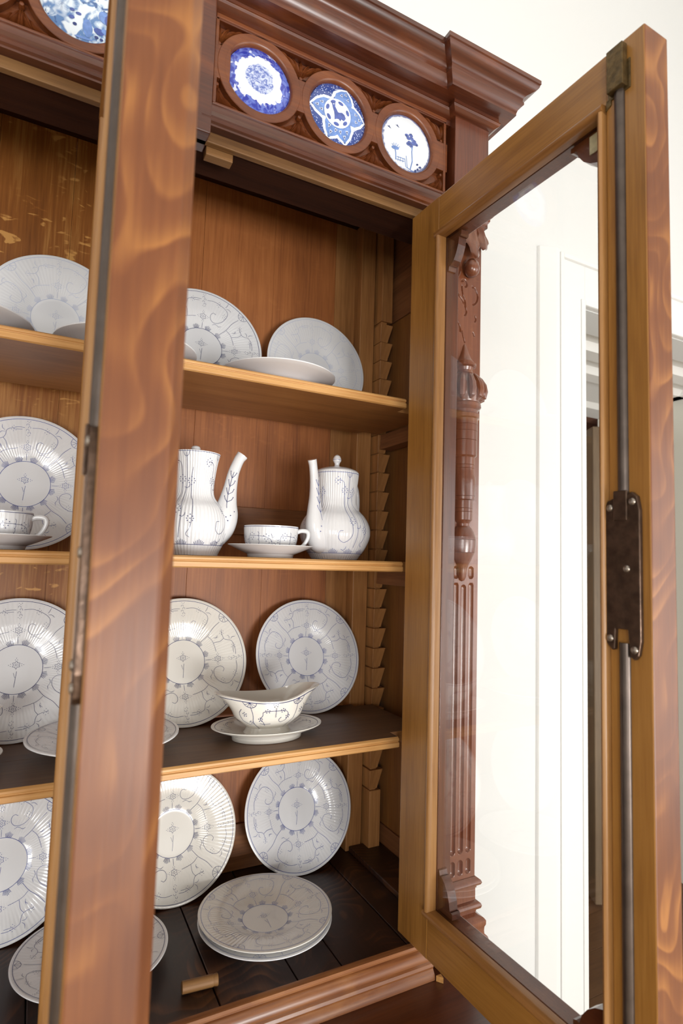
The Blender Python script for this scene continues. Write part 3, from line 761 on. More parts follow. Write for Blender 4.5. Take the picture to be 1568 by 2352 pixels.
    # turned half spindle
    sp = [(.0015, .442), (.004, .438), (.0065, .430), (.010, .420), (.015, .409), (.0185, .404), (.0185, .401), (.0235, .399), (.0235, .394), (.018, .392), (.016, .386), (.018, .380), (.0235, .376), (.030, .366), (.035, .354), (.0375, .342), (.0365, .330), (.031, .322), (.0305, .319), (.0335, .316), (.034, .310), (.031, .306), (.0275, .304), (.0275, .298), (.031, .296), (.031, .288), (.0275, .286), (.0272, .275), (.0266, .2745), (.0272, .274), (.0272, .262), (.0266, .2615), (.0272, .261), (.0268, .2435), (.0258, .243), (.0268, .2425), (.0264, .2125), (.0225, .209), (.0225, .2075), (.0222, .195), (.0214, .1945), (.0222, .194), (.0222, .188), (.0214, .1875), (.022, .187), (.022, .176), (.0242, .170), (.0245, .164), (.0238, .133), (.0228, .1325), (.0238, .132), (.0236, .126), (.0195, .124), (.0195, .109), (.0188, .1085), (.0195, .108), (.0195, .102), (.0188, .1015), (.0195, .101), (.019, .086), (.0165, .083), (.0135, .079), (.0135, .074), (.0175, .070), (.023, .062), (.0262, .052), (.0268, .0475), (.0258, .047), (.0268, .0465), (.0266, .036), (.0245, .0225), (.0238, .022), (.0245, .0215), (.018, .008), (.0125, -.003), (.0095, -.012), (.0085, -.026), (.0055, -.032), (.001, -.034)]
    b = MB(); b.lathe(sp, cx-.005, PY, 0, 28, PI, 2*PI)
    # melon lobes on the bulb
    for k in range(6):
        a = PI+PI*(k+.5)/6
        pts = [(cx-.005+r*math.cos(a), PY+r*math.sin(a), z) for r, z in ((.0235, .375), (.031, .364), (.0365, .352), (.0385, .341), (.037, .330), (.031, .3235))]
        b.tube(pts, [.003, .0065, .0085, .0088, .0075, .003], 10)
    fpart(b, 'turned_finial', M['pil'], smooth=32, parent=root)
    # base mouldings
    bp_ = [(0, -.655), (.004, -.6565), (.0085, -.660), (.0105, -.664), (.0085, -.668), (.0025, -.669), (.002, -.674)]
    def ring(prof, name):
        b = MB(); G = np.zeros((4, len(prof), 3))
        for j, (p, z) in enumerate(prof):
            p += .0012; G[0, j] = (PX0-p, .955, z); G[1, j] = (PX0-p, PY-p, z); G[2, j] = (PX1+p, PY-p, z); G[3, j] = (PX1+p, .955, z)
        b.grid(G); b.box(PX0+.001, PX1-.001, PY+.001, .954, prof[-1][1]+.0005, prof[0][1]-.0005); fpart(b, name, M['pil'], smooth=35, parent=root)
    b0 = -.592+.0
    prof = [(0, -.592), (.003, -.594), (.007, -.597), (.009, -.601), (.007, -.6055), (.0015, -.6065), (.0015, -.612), (0, -.613), (0, -.6345), (.0035, -.636), (.0075, -.639), (.009, -.643), (.0075, -.648), (.002, -.649), (.001, -.6555), (.0, -.657), (.0045, -.6605), (.0115, -.664), (.0145, -.668), (.0145, -.675), (.0125, -.680), (.012, -.686), (.0125, -.692), (.0165, -.6955), (.0185, -.701), (.019, -.708), (.019, -.7255)]
    ring(prof, 'pilaster_base')
pilaster(0.7085); pilaster(-0.499)
# moulded sill under the doors
sp = [(0.9005, -0.6725), (0.8955, -0.6725), (0.890, -0.6735), (0.888, -0.677), (0.889, -0.680), (0.8925, -0.681), (0.8925, -0.683), (0.888, -0.6845), (0.884, -0.689), (0.8815, -0.6965), (0.8815, -0.699), (0.8775, -0.7015), (0.876, -0.706), (0.8775, -0.710), (0.8755, -0.713), (0.872, -0.718), (0.871, -0.7255), (0.9005, -0.7255)]
b = MB(); b.prism(sp, 0, -0.39, 0.664); fpart(b, 'door_sill', M['sill'], smooth=30)
for x0, x1 in ((0.664, 0.712), (-.432, -.39)):
    b = MB(); b.box(x0, x1, .9, .955, -.7255, -.6725); fpart(b, 'sill_end', M['dark_v'], bevel=.001)
b = MB(); b.prism([(0.664, 0.868), (0.672, 0.858), (0.674, 0.868)], 2, -.7255, -.716); fpart(b, 'wood_chip', M['nose'])

# lower cabinet
BO = (0.14, 0.95, FL)
base = empty('lower_cabinet', BO, 'reddish brown oak base carrying the china cabinet, its top just in view below the sill', 'cabinet')
def bpart(mb, name, mat, bevel=0.0): return mb.build(name, mat, parent=base, origin=BO, bevel=bevel)
b = MB(); b.box(-0.535, 0.815, 0.60, 1.335, -0.783, -0.7535); bpart(b, 'worktop', M['base'], 0.004)
b = MB(); b.box(-0.515, 0.795, 0.66, 1.32, FL+.08, -0.783); bpart(b, 'carcass', M['base'], 0.002)
b = MB(); b.box(-0.525, 0.805, 0.64, 1.33, FL, FL+.08); bpart(b, 'plinth', M['base'], 0.004)
for x0, x1 in ((-.49, .13), (.15, .77)):
    b = MB(); b.box(x0, x1, .645, .66, FL+.11, -.80); d = bpart(b, 'cupboard_door', M['base'], 0.003)
    b = MB(); b.box(x0+.08, x1-.08, .638, .646, FL+.19, -.88); o = b.build('door_panel', M['base'], parent=d, origin=BO, bevel=.004)

# ------------------------------------------------------------------ glazed doors
DW, DH = 0.487*K, 1.326*K
def build_door():
    """local: x hinge->free, y inner face->outside, z up"""
    s = K; w_, h_ = 0.487, 1.326
    hs, fs, tr_, br_ = 0.085, 0.055, 0.0715, 0.070       # hinge stile, free stile, top rail, bottom rail (without bead)
    t = 0.046
    mb = MB()
    mb.box(0, hs, 0, t, 0, h_, 0)
    mb.prism([(w_-fs, 0), (w_, 0), (w_, .046), (w_-.010, .056), (w_-fs+.024, .056), (w_-fs+.016, t), (w_-fs, t)], 2, 0, h_, 0)
    mb.box(hs-.001, w_-fs+.001, 0.0004, t, h_-tr_, h_-.0004, 1)
    mb.box(hs-.001, w_-fs+.001, 0.0004, t, 0.0004, br_, 1)
    # outer rebate lip and outer mouldings
    lip = .0095
    for (x0, x1, z0, z1, m_) in ((hs, hs+lip, br_, h_-tr_, 2), (w_-fs-.009, w_-fs, br_, h_-tr_, 2), (hs, w_-fs, h_-tr_-lip, h_-tr_, 2), (hs, w_-fs, br_, br_+lip, 2)):
        mb.box(x0, x1, .0112, t-.006, z0, z1, m_)
    fr = mb.build('cabinet_door', [M['honey'], M['honey_h'], M['dark_v'], M['flame']], parent=cab, scale=s, bevel=0.002, world=False)
    for p in fr.data.polygons:
        if p.normal.y > .9: p.material_index = 2
        if p.normal.x > .3 and p.center.x > (w_-.012)*s: p.material_index = 3
    P = lambda m, n, mt, sm=None, bv=0.0: m.build(n, mt, parent=fr, scale=s, smooth=sm, bevel=bv, world=False)
    # glazing beads: quarter rounds with the rail ends coped over
    BD = [(0, .0085), (0, -.006), (.15, -.0086), (.4, -.0096), (.7, -.0085), (.92, -.0050), (1, -.001), (1, .0085)]
    def qr(r, n=6): return [(0, 0)]+[(r*math.cos(q), r*math.sin(q)) for q in np.linspace(0, PI/2, n)]
    def bead_v(x, sg, r, z0, z1):
        m = MB(); pts = [(x+sg*a*r, c) for a, c in BD]
        m.prism(pts, 2, z0, z1); P(m, 'glazing_bead', M['bead'], 40)
    bead_v(hs, 1, .0110, br_+.010, h_-tr_-.010); bead_v(w_-fs, -1, .0095, br_+.010, h_-tr_-.010)
    for z, sg in ((h_-tr_, -1), (br_, 1)):
        m = MB(); r = .0120
        pts = [(c-.0006, z+sg*a*r) for a, c in BD]
        m.prism(pts, 0, hs-.003, w_-fs+.0); P(m, 'glazing_bead', M['bead_h'], 40)
    m = MB(); m.box(hs-.001, w_-fs+.001, .0088, .0108, br_-.001, h_-tr_+.001); P(m, 'glass_pane', M['glass'])
    # corner brackets outside the glass
    def bracket(x0, sx, z0, sz, shape):
        m = MB(); pts = [(x0, z0)]+[(x0+sx*a, z0+sz*c) for a, c in shape]
        y0, y1 = .0135, .030
        n = len(pts); V = [(p[0], y0, p[1]) for p in pts]+[(p[0], y1, p[1]) for p in pts]
        F = [(0, i, i+1) for i in range(1, n-1)]+[(n, n+i+1, n+i) for i in range(1, n-1)]+[(i, (i+1) % n, n+(i+1) % n, n+i) for i in range(n)]
        m.add(V, F); return P(m, 'corner_bracket', M['dark_h'])
    big = [(.052, 0), (.052, -.007), (.048, -.009), (.0445, -.006), (.041, -.02), (.034, -.032), (.025, -.041), (.014, -.047), (.009, -.046), (.006, -.053), (.0, -.055)]
    big = [(a*.75, -c*1.15) for a, c in big]
    ztop, zbot = h_-tr_-.0125, br_+.0125
    for z0, sz in ((ztop, -1), (zbot, 1)):
        bracket(hs+.008, 1, z0, sz, big)
        fb = bracket(w_-fs-.006, -1, z0, sz, [(a*1.55, c*.85) for a, c in big])
    # paper scrap behind the top free corner
    m = MB(); m.box(w_-fs-.034, w_-fs-.008, .0115, .0130, ztop-.030, ztop-.004); P(m, 'paper_label', M['label'])
    # bolt rods, keepers and lock case on the free stile
    rx = .4525
    for z0, z1 in ((.02, .566), (.735, 1.306)):
        m = MB(); m.lathe([(.0072, z0), (.0072, z1)], rx, .001, 0, 14, PI, 2*PI); m.box(rx-.0072, rx+.0072, .0, .0015, z0, z1)
        P(m, 'bolt_rod', M['rod'], 50)
    lk = MB()
    zc0, zc1 = .548, .744; lx0, lx1 = .4285, .476
    pts = [(lx0+.003, zc0+.016), (lx0+.011, zc0+.008), (lx0+.014, zc0+.010), (lx0+.015, zc0+.034), (lx1-.016, zc0+.034), (lx1-.014, zc0+.004), (lx1-.008, zc0), (lx1-.003, zc0+.006), (lx1, zc0+.022), (lx1, zc1-.022), (lx1-.003, zc1-.006), (lx1-.010, zc1), (lx1-.015, zc1-.003), (lx0+.014, zc1-.006), (lx0+.005, zc1-.010), (lx0, zc1-.024), (lx0, zc0+.03)]
    n = len(pts); V = [(p[0], -.0058, p[1]) for p in pts]+[(p[0], .001, p[1]) for p in pts]
    lk.add(V, [tuple(range(n)), tuple(range(n, 2*n))[::-1]]+[(i, (i+1) % n, n+(i+1) % n, n+i) for i in range(n)])
    lk.box(rx-.009, rx+.009, -.0082, -.0055, zc1-.034, zc1+.002)
    P(lk, 'lock_case', M['iron'], bv=.0012)
    for x_, z_ in ((lx0+.008, zc0+.022), (lx1-.008, zc0+.012), (lx0+.009, zc1-.018), (lx1-.009, zc1-.012), (lx1-.017, zc0+.105)):
        m = MB(); m.lathe([(.0045, -.0058), (.0042, -.0068), (.003, -.0078), (.0001, -.0082)], x_, 0, z_, 12, axis=1); P(m, 'screw_head', M['screw'], 50)
    for zz in (1.279, .028):
        up = 1 if zz > .5 else -1
        m = MB(); m.box(.436, .468, -.0016, .001, zz-.024, zz+.016); m.box(rx-.0115, rx+.0115, -.011, -.001, zz-.020, zz+(.037 if up > 0 else .02))
        m.prism([(.432, zz-.034), (.441, zz-.030), (.441, zz-.02), (.434, zz-.02)], 1, -.0016, .001)
        P(m, 'bolt_keeper', M['iron2'], bv=.001)
    # nail heads on the hinge-side bead
    for zz in (.16, .40, .62, .93, 1.2):
        m = MB(); m.lathe([(.0016, -.0004), (.0012, -.001), (.0001, -.0012)], hs+.007, .0035, zz, 8, axis=1); P(m, 'nail', M['nail'])
    # hinges on the outer hinge edge
    for zz in (.18, .66, 1.15):
        m = MB(); m.lathe([(.0042, zz-.03), (.0042, zz+.03)], -.0015, t+.001, 0, 12); P(m, 'hinge', M['iron'], 50)
    return fr
def place_door(d, hinge, free):
    hx, hy = hinge[0]*K, hinge[1]*K; u = Vector((free[0]*K-hx, free[1]*K-hy, 0))
    d.location = (hx-CO[0], hy-CO[1], -0.653*K-CO[2]); d.rotation_euler = (0, 0, math.atan2(u.y, u.x))
dB = build_door(); place_door(dB, (.611, .913), (.6215, .4305))
tag(dB, 'right-hand glazed door swung open, honey oak inside with iron bolt')
dA = copy_tree(dB); place_door(dA, (.0500, .913), (.0325, .4265))
tag(dA, 'left glazed door seen edge-on with flame-figured free edge')

# ------------------------------------------------------------------ china
RP = 0.13
PPROF = [(0.0, .0060), (0.30, .0060), (0.345, .0062), (0.37, .0068), (0.42, .0086), (0.50, .0122), (0.58, .0160), (0.66, .0188), (0.74, .0206), (0.84, .0224), (0.94, .0240), (0.985, .0247), (1.0, .0241)]
def pz(r):
    rs = [a for a, _ in PPROF]; zs = [c for _, c in PPROF]
    return float(np.interp(r, rs, zs))
def plate_mesh():
    b = MB(); segs = 384; ribs = 96
    rr = [0.004, .15, .30, .345, .37, .42, .46, .50, .54, .58, .62, .66, .70, .74, .79, .84, .89, .94, .97, .985, .995, 1.0]
    top = []
    for r in rr:
        top.append((r, pz(r), 0.00016 if .45 < r < .975 else 0.0))
    bot = [(1.0, .0228, 0), (.985, .0222, 0), (.90, .0200, 0), (.74, .0168, 0), (.62, .0125, 0), (.54, .0085, 0), (.46, .0056, 0), (.455, .0004, 0), (.44, 0, 0), (.425, .0004, 0), (.415, .0030, 0), (.25, .0034, 0), (.004, .0034, 0)]
    pr_ = top+bot
    P = np.zeros((segs, len(pr_), 3))
    for i in range(segs):
        a = 2*PI*i/segs
        for j, (r, z, am) in enumerate(pr_):
            P[i, j] = (RP*r*math.cos(a), RP*r*math.sin(a), z+am*math.cos(a*ribs))
    b.grid(P, 0, wrap_u=True, flip=True)
    return b
def star(P, x, y, s_, wd, dr, dots=(1, 1, 1, 1)):
    """six-petalled flower outline with little dot triangles round it"""
    n = 30
    P.line([(x+s_*(.50+.13*math.cos(6*a))*math.cos(a+.5), y+s_*(.50+.13*math.cos(6*a))*math.sin(a+.5)) for a in np.linspace(0, 2*PI, n, endpoint=False)], wd, True)
    P.line([(x+s_*.17*math.cos(a), y+s_*.17*math.sin(a)) for a in np.linspace(0, 2*PI, 9, endpoint=False)], wd*.8, True)
    for k, on in enumerate(dots):
        if not on: continue
        ca, sa = math.cos(k*PI/2), math.sin(k*PI/2)
        for (p, q) in ((1.12, 0), (.84, .16), (.84, -.16)):
            P.dot(x+s_*(p*ca-q*sa), y+s_*(p*sa+q*ca), dr)
def cluster(P, x, y, s_, dr):
    for dx, dy in ((0, 1), (-.55, .45), (.55, .45), (-.75, -.4), (.1, -.1), (.65, -.5), (-.1, -.95)): P.dot(x+s_*dx, y+s_*dy, dr)
def plate_paint():
    P = Paint(lambda u, v: (u*RP, v*RP, pz(math.hypot(u, v))), .00055, 1e-3, 1)
    W = .00062
    ring = lambda r, wd, n=120: P.line([(r*math.cos(a), r*math.sin(a)) for a in np.linspace(0, 2*PI, n, endpoint=False)], wd, True)
    ring(.345, .00085); ring(.955, .0009, 160)
    star(P, 0, .06, .085, W, .00062, (1, 1, 1, 0))
    P.line(smooth_line([(-.01, -.25), (.0, -.15), (.012, -.03)], 4), W); P.line([(-.005, -.12), (-.03, -.05)], W*.8)
    rnd = random.Random(3)
    for k in range(12):
        a0 = math.radians(15+30*k)
        for j in range(7):
            a = a0+(j-3)*.024*1.25; ln = .075-.008*abs(j-3)+rnd.uniform(-.005, .005); a2 = a0+(j-3)*.034*1.25
            P.line([(.347*math.cos(a), .347*math.sin(a)), ((.347+ln)*math.cos(a2), (.347+ln)*math.sin(a2))], W*1.05)
    for q in range(4):
        c, s_ = math.cos(-q*PI/2), math.sin(-q*PI/2)
        rt = lambda p: (p[0]*c-p[1]*s_, p[0]*s_+p[1]*c)
        ln = lambda pts, wd=W, n=5, tp=False: P.line([rt(p) for p in smooth_line(pts, n)] if len(pts) > 2 else [rt(p) for p in pts], wd, taper=tp)
        ln([(0, .36), (0, .44)])
        x, y = rt((0, .545)); star(P, x, y, .085, W, .0006)
        # cross ornament
        for k, yy in enumerate((.75, .79, .83, .87)):
            x0 = .012*(-1)**k
            P.line([rt((x0+.018*math.cos(a), yy+.018*math.sin(a))) for a in np.linspace(-.5, PI+.4, 7)], W*.8)
        for p in ((-.02, .925), (.02, .925), (0, .91), (-.02, .72), (.02, .72), (0, .705)): P.dot(*rt(p), .0006)
        ln([(.05, .83), (.17, .835), (.30, .78), (.385, .71), (.40, .645), (.375, .575), (.32, .51), (.245, .475), (.17, .48), (.125, .53), (.125, .595), (.165, .63), (.21, .61)])
        ln([(-.05, .83), (-.15, .825), (-.27, .775), (-.29, .70), (-.32, .65), (-.40, .62), (-.45, .615)])
        ln([(-.32, .65), (-.275, .59), (-.26, .49)]); ln([(-.37, .40), (-.30, .465), (-.20, .505), (-.12, .525)])
        for p in ((.25, .80), (.35, .60), (-.19, .80), (-.42, .62)): cluster(P, *rt(p), .042, .00062)
        for pts in ([(.36, .77), (.385, .80), (.41, .855)], [(.37, .75), (.42, .745), (.455, .71)], [(-.30, .76), (-.335, .79), (-.34, .84)], [(-.30, .74), (-.345, .735), (-.365, .705)],
                    [(-.35, .56), (-.335, .525), (-.34, .49)], [(-.335, .525), (-.37, .55)], [(.24, .44), (.205, .455), (.16, .435)], [(.24, .44), (.27, .42), (.31, .43)], [(-.08, .80), (-.2, .79)]):
            ln(pts, W*1.1, 4, True)
        # diagonal with shell
        d = math.sqrt(.5)
        ln([(.42*d, .42*d), (.55*d+.01, .55*d-.006), (.70*d-.008, .70*d+.006), (.83*d, .83*d)], W*1.1)
        cx_, cy_ = .945*d, .945*d
        arc = [(cx_+.085*math.cos(a), cy_+.085*math.sin(a)) for a in np.linspace(math.radians(225-92), math.radians(225+92), 14)]
        P.line([rt(p) for p in arc], W)
        for dg in (-55, -20, 20, 55):
            a = math.radians(225+dg); ln([(cx_, cy_), (cx_+.083*math.cos(a), cy_+.083*math.sin(a))], W*.8)
    return P.mb
pb = plate_mesh(); pp = plate_paint()
proto_plate = None
def plate(name, label, cat, group, M4, D, blue, glaze='glaze', deep=1.0):
    """M4: 4x4 world matrix (eye coords) without scale; local z is the plate's front normal"""
    global proto_plate
    if proto_plate is None:
        o = pb.build(name, M['glaze'], smooth=40, world=False); c = pp.build('painted_pattern', M['blue_mid'], parent=o, world=False)
        proto_plate = o
    else:
        o = proto_plate.copy(); COL.objects.link(o); o.name = name
        for ch in children(proto_plate):
            c = ch.copy(); COL.objects.link(c); c.parent = o
    for oo, mm in ((o, M[glaze]), (c, M[blue])):
        oo.material_slots[0].link = 'OBJECT'; oo.material_slots[0].material = mm
    T = Matrix.Translation((0, 0, EYE))
    o.matrix_world = T @ M4 @ Matrix.Diagonal((D/(2*RP), D/(2*RP), deep*D/(2*RP), 1))
    tag(o, label, cat, group); return o
def lean(X, Yb, Zs, D, tilt, spin=0.0, yaw=0.0):
    a = math.radians(tilt); up = Vector((0, math.sin(a), math.cos(a))); n = Vector((0, -math.cos(a), math.sin(a)))
    rim = .0235*D/.26
    c = Vector((X, Yb, Zs))+up*(D/2+.0006) - n*rim
    xa = up.cross(n); xa = Vector((1, 0, 0))
    m = Matrix(((xa.x, up.x, n.x, c.x), (xa.y, up.y, n.y, c.y), (xa.z, up.z, n.z, c.z), (0, 0, 0, 1)))
    return m @ Matrix.Rotation(math.radians(spin), 4, 'Z')
def lie(X, Y, Z, spin=0.0): return Matrix.Translation((X, Y, Z)) @ Matrix.Rotation(math.radians(spin), 4, 'Z')
GP = 'blue and white dinner plates leaning against the cabinet back'
GL = 'blue and white plates lying flat in the cabinet'
S1, S2, S3, S4 = 0.3412, 0.0007, -0.3478, -0.6998
plate('dinner_plate', 'white ribbed plate leaning on the top shelf, half hidden by the left door', 'plate', GP, lean(.298, 1.234, S1, .273, 13.5, -2), .273, 'blue_dark')
plate('dinner_plate', 'pale blue-patterned plate leaning at the right end of the top shelf', 'plate', GP, lean(.581, 1.253, S1, .261, 8.2, 6), .261, 'blue_pale')
plate('dinner_plate', 'blue-patterned plate leaning behind the sauce boat, nearest the right side of the cabinet', 'plate', GP, lean(.579, 1.217, S3, .261, 17.5, -3), .261, 'blue_mid')
plate('dinner_plate', 'cream plate with dark blue pattern leaning beside the left door, behind the sauce boat', 'plate', GP, lean(.291, 1.213, S3, .267, 18, 1), .267, 'blue_dark', 'glaze_warm')
plate('dinner_plate', 'plate leaning on the cabinet floor beside the left door, behind the stacked plates', 'plate', GP, lean(.289, 1.225, S4, .260, 16, 1), .260, 'blue_dark', 'glaze_warm')
plate('dinner_plate', 'blue-patterned plate on the cabinet floor leaning nearest the right corner', 'plate', GP, lean(.572, 1.230, S4, .263, 15, -4), .263, 'blue_mid')
plate('dinner_plate', 'glossy pale plate leaning on the top shelf in the left bay', 'plate', GP, lean(.003, 1.257, S1, .261, 7.2, 0), .261, 'blue_pale')
plate('dinner_plate', 'blue-patterned plate leaning behind the cup in the left bay, at eye level', 'plate', GP, lean(-.030, 1.250, S2, .264, 8, 0), .264, 'blue_mid')
plate('dinner_plate', 'blue-patterned plate leaning in the left bay on the lowest shelf', 'plate', GP, lean(-.021, 1.225, S3, .265, 16, 0), .265, 'blue_dark')
plate('dinner_plate', 'blue-patterned plate leaning in the left bay on the cabinet floor', 'plate', GP, lean(-.023, 1.229, S4, .258, 15.7, 2), .258, 'blue_mid')
plate('deep_plate', 'upper of two deep plates stacked flat on the cabinet floor', 'plate', GL, lie(.430, 1.092, S4+.0112, 2), .252, 'blue_soft', 'glaze_warm')
plate('deep_plate', 'lower of two deep plates stacked flat on the cabinet floor, its white rim just showing', 'plate', GL, lie(.4295, 1.090, S4, 20), .252, 'blue_soft')
plate('serving_plate', 'white plate lying on the top shelf in front of the two right-hand leaning plates', 'plate', GL, lie(.420, 1.116, S1, 10), .240, 'blue_pale', deep=1.55)
plate('serving_plate', 'white plate lying on the top shelf behind the left door', 'plate', GL, lie(.124, 1.118, S1, 30), .250, 'blue_pale', deep=1.55)
plate('serving_plate', 'white plate lying at the left picture edge of the top shelf', 'plate', GL, lie(-.152, 1.118, S1, 60), .250, 'blue_pale', deep=1.55)
plate('serving_plate', 'blue-patterned plate lying on the lowest shelf behind the left door', 'plate', GL, lie(.125, 1.112, S3, 15), .250, 'blue_dark', deep=1.55)
plate('serving_plate', 'blue-patterned plate lying on the cabinet floor behind the left door', 'plate', GL, lie(.127, 1.116, S4, 40), .248, 'blue_dark', deep=1.2)

# lathe things -------------------------------------------------------------
def lathe_map(prof):
    zs = [z for _, z in prof]; rs = [r for r, _ in prof]
    def f(u, v):
        r = float(np.interp(v, zs, rs)); return (r*math.cos(u), r*math.sin(u), v)
    return f
def refine(prof, n=5): return [tuple(p) for p in smooth_line(prof, n)]
def spout_frame(pts, radii, d):
    """centres (reach, z) in the vertical plane of direction d"""
    C = smooth_line([(a, z, r) for (a, z), r in zip(pts, radii)], 6)
    return [Vector((d[0]*c[0], d[1]*c[0], c[1])) for c in C], [c[2] for c in C]
def pot_paint(prof, ang, blue, sc_=1.0, zs=(.012, .05, .10, .185)):
    f = lathe_map(prof); P = Paint(f, .0007, 1e-3, 1)
    W = .0007*sc_
    zb, zm, zn, zt = zs
    ring = lambda z, wd: P.line([(a, z) for a in np.linspace(0, 2*PI, 60, endpoint=False)], wd, True)
    ring(zt, W*1.3); ring(zb, W*1.3)
    for k in range(12):
        a0 = k*PI/6
        for j in range(7):
            P.line([(a0+(j-3)*.04, zb+.0005), (a0+(j-3)*.05, zb+.010-.0017*abs(j-3))], W*1.1)
    for k in range(4):
        a0 = ang+k*PI/2
        L_ = lambda pts, wd=W: P.line(smooth_line(pts, 6), wd)
        L_([(a0, zt-.002), (a0+.02, zn+.03), (a0-.03, zn), (a0+.04, zm+.02), (a0+.02, zm-.005), (a0-.02, zb+.012)])
        L_([(a0-.6, zt-.018), (a0-.42, zt-.017), (a0-.25, zt-.024), (a0-.2, zt-.045), (a0-.2, zn+.01), (a0-.22, zn-.01), (a0-.12, zm+.02), (a0-.15, zm-.002), (a0-.35, zm-.014), (a0-.52, zm-.006), (a0-.5, zm+.008), (a0-.4, zm+.010)])
        L_([(a0+.3, zt-.03), (a0+.24, zt-.05), (a0+.26, zn+.005), (a0+.35, zn-.012), (a0+.32, zm), (a0+.2, zm-.016), (a0+.3, zm-.022)])
        P.line([(a0+.12*math.cos(a), zt-.001+.009*math.sin(a)) for a in np.linspace(PI, 2*PI, 9)], W)
        for (da, z) in ((-.2, zn+.035), (.25, zn+.032), (-.1, zm+.03), (.3, zm+.012), (-.55, zt-.018)):
            r = f(a0, z)[0]; r = math.hypot(*f(a0, z)[:2])
            for dx, dz in ((0, .0075), (-.0045, .004), (.0045, .004), (-.006, 0), (.006, 0), (0, 0), (-.0045, -.004), (.0045, -.004), (0, -.0075)):
                P.dot(a0+da+dx/r, z+dz, .00105*sc_)
        for (da, z) in ((.05, zn+.018), (.08, zm+.015), (-.35, zm-.03)):
            r = math.hypot(*f(a0, z)[:2])
            P.line([(a0+da, z), (a0+da+.004/r, z+.003), (a0+da+.005/r, z+.008)], W*1.2, taper=True); P.line([(a0+da, z), (a0+da-.005/r, z+.002)], W*1.2)
    return P
def coffee_pot(eye, label, prof, rim_in, sp_pts, sp_r, ang, blue, lidp, group, zs, dome_paint=False, glaze='glaze'):
    root = empty('coffee_pot', eye, label, 'pot', group)
    B = lambda m, n, mt, sm=None, par=None: m.build(n, mt, parent=par or root, smooth=sm, world=False)
    pr_ = refine(prof, 6)
    b = MB(); b.lathe([(0.0005, .002), (prof[0][0]-.006, .002), (prof[0][0]-.004, 0)]+pr_+[(rim_in, prof[-1][1]-.001), (rim_in-.002, prof[-1][1]-.012), (rim_in*.8, prof[-1][1]-.05)], 0, 0, 0, 180, ribs=60, amp=.00055, rr=(.036, .2))
    body = B(b, 'body', M[glaze], 40)
    ext = [(r+.0004, z) for r, z in pr_]
    B(pot_paint(ext, ang-.35, blue, zs=zs).mb, 'painted_pattern', M[blue], par=body)
    d = (math.cos(ang), math.sin(ang)); C, R = spout_frame(sp_pts, sp_r, d)
    b = MB(); b.tube(C, R, 28, flat=.95); sp = B(b, 'spout', M[glaze], 50)
    # sprig painted on the spout
    side = Vector((d[1], -d[0], 0))
    def smap(u, v):
        i = min(max(u, 0), .9999)*(len(C)-1); k = int(i); t = i-k
        c = C[k].lerp(C[k+1], t); r = R[k]*(1-t)+R[k+1]*t
        tg = (C[k+1]-C[k]).normalized(); nn = tg.cross(side).normalized()
        return tuple(c+side*math.cos(v)*r*.97+nn*math.sin(v)*r*1.0)
    P = Paint(smap, .0006, 1e-3, 1)
    n_ = Vector(np.cross(np.array(smap(.501, .5))-np.array(smap(.5, .5)), np.array(smap(.5, .501))-np.array(smap(.5, .5))))
    c_ = Vector(smap(.5, .5))-C[int(.5*(len(C)-1))]
    P.sign = 1 if n_.dot(c_) > 0 else -1
    for v0 in (.0, PI):
        P.line([(u, v0+.15*math.sin(u*9)) for u in np.linspace(.35, .72, 12)], .0008)
        for u in (.42, .5, .58, .66):
            for q in (-1, 1):
                P.line([(u, v0+.15*math.sin(u*9)), (u+.03, v0+q*.35), (u+.055, v0+q*.5)], .0009); P.dot(u+.06, v0+q*.52, .001)
        for u, v in ((.28, .4), (.25, .1), (.3, -.3), (.22, .3), (.33, .7), (.2, -.1), (.26, -.5)): P.dot(u, v0+v, .0012)
    B(P.mb, 'painted_sprig', M[blue], par=sp)
    # loop handle opposite the spout
    hz = prof[-1][1]
    hp = [(-.040, hz-.020), (-.062, hz-.012), (-.083, hz-.025), (-.090, hz-.060), (-.084, hz-.10), (-.070, hz-.128), (-.060, hz-.135)]
    C2, R2 = spout_frame(hp, [.0055, .006, .006, .006, .006, .006, .006], d)
    b = MB(); b.tube(C2, R2, 12, flat=.8); B(b, 'handle', M[glaze], 50)
    b = MB(); b.lathe(refine(lidp[0], 4)+[(.0002, lidp[0][-1][1])], 0, 0, 0, 48, ribs=0); lid = B(b, 'lid', M[glaze], 40)
    b = MB(); b.lathe(refine(lidp[1], 5)+[(.0002, lidp[1][-1][1])], 0, 0, 0, 28); B(b, 'knob', M[glaze], 50, lid)
    z = lidp[2]; ml = lathe_map([(r+.0001, zz) for r, zz in lidp[1]]); P = Paint(ml, .0005)
    if z: P.line([(a, z) for a in np.linspace(0, 2*PI, 24, endpoint=False)], .0007, True); B(P.mb, 'painted_line', M[blue], par=lid)
    return root
GC = 'white coffee pots with blue pattern on the eye-level shelf'
viewL = lambda X, Y: math.atan2(Y, X)
a1 = math.atan2(-.234, .972)
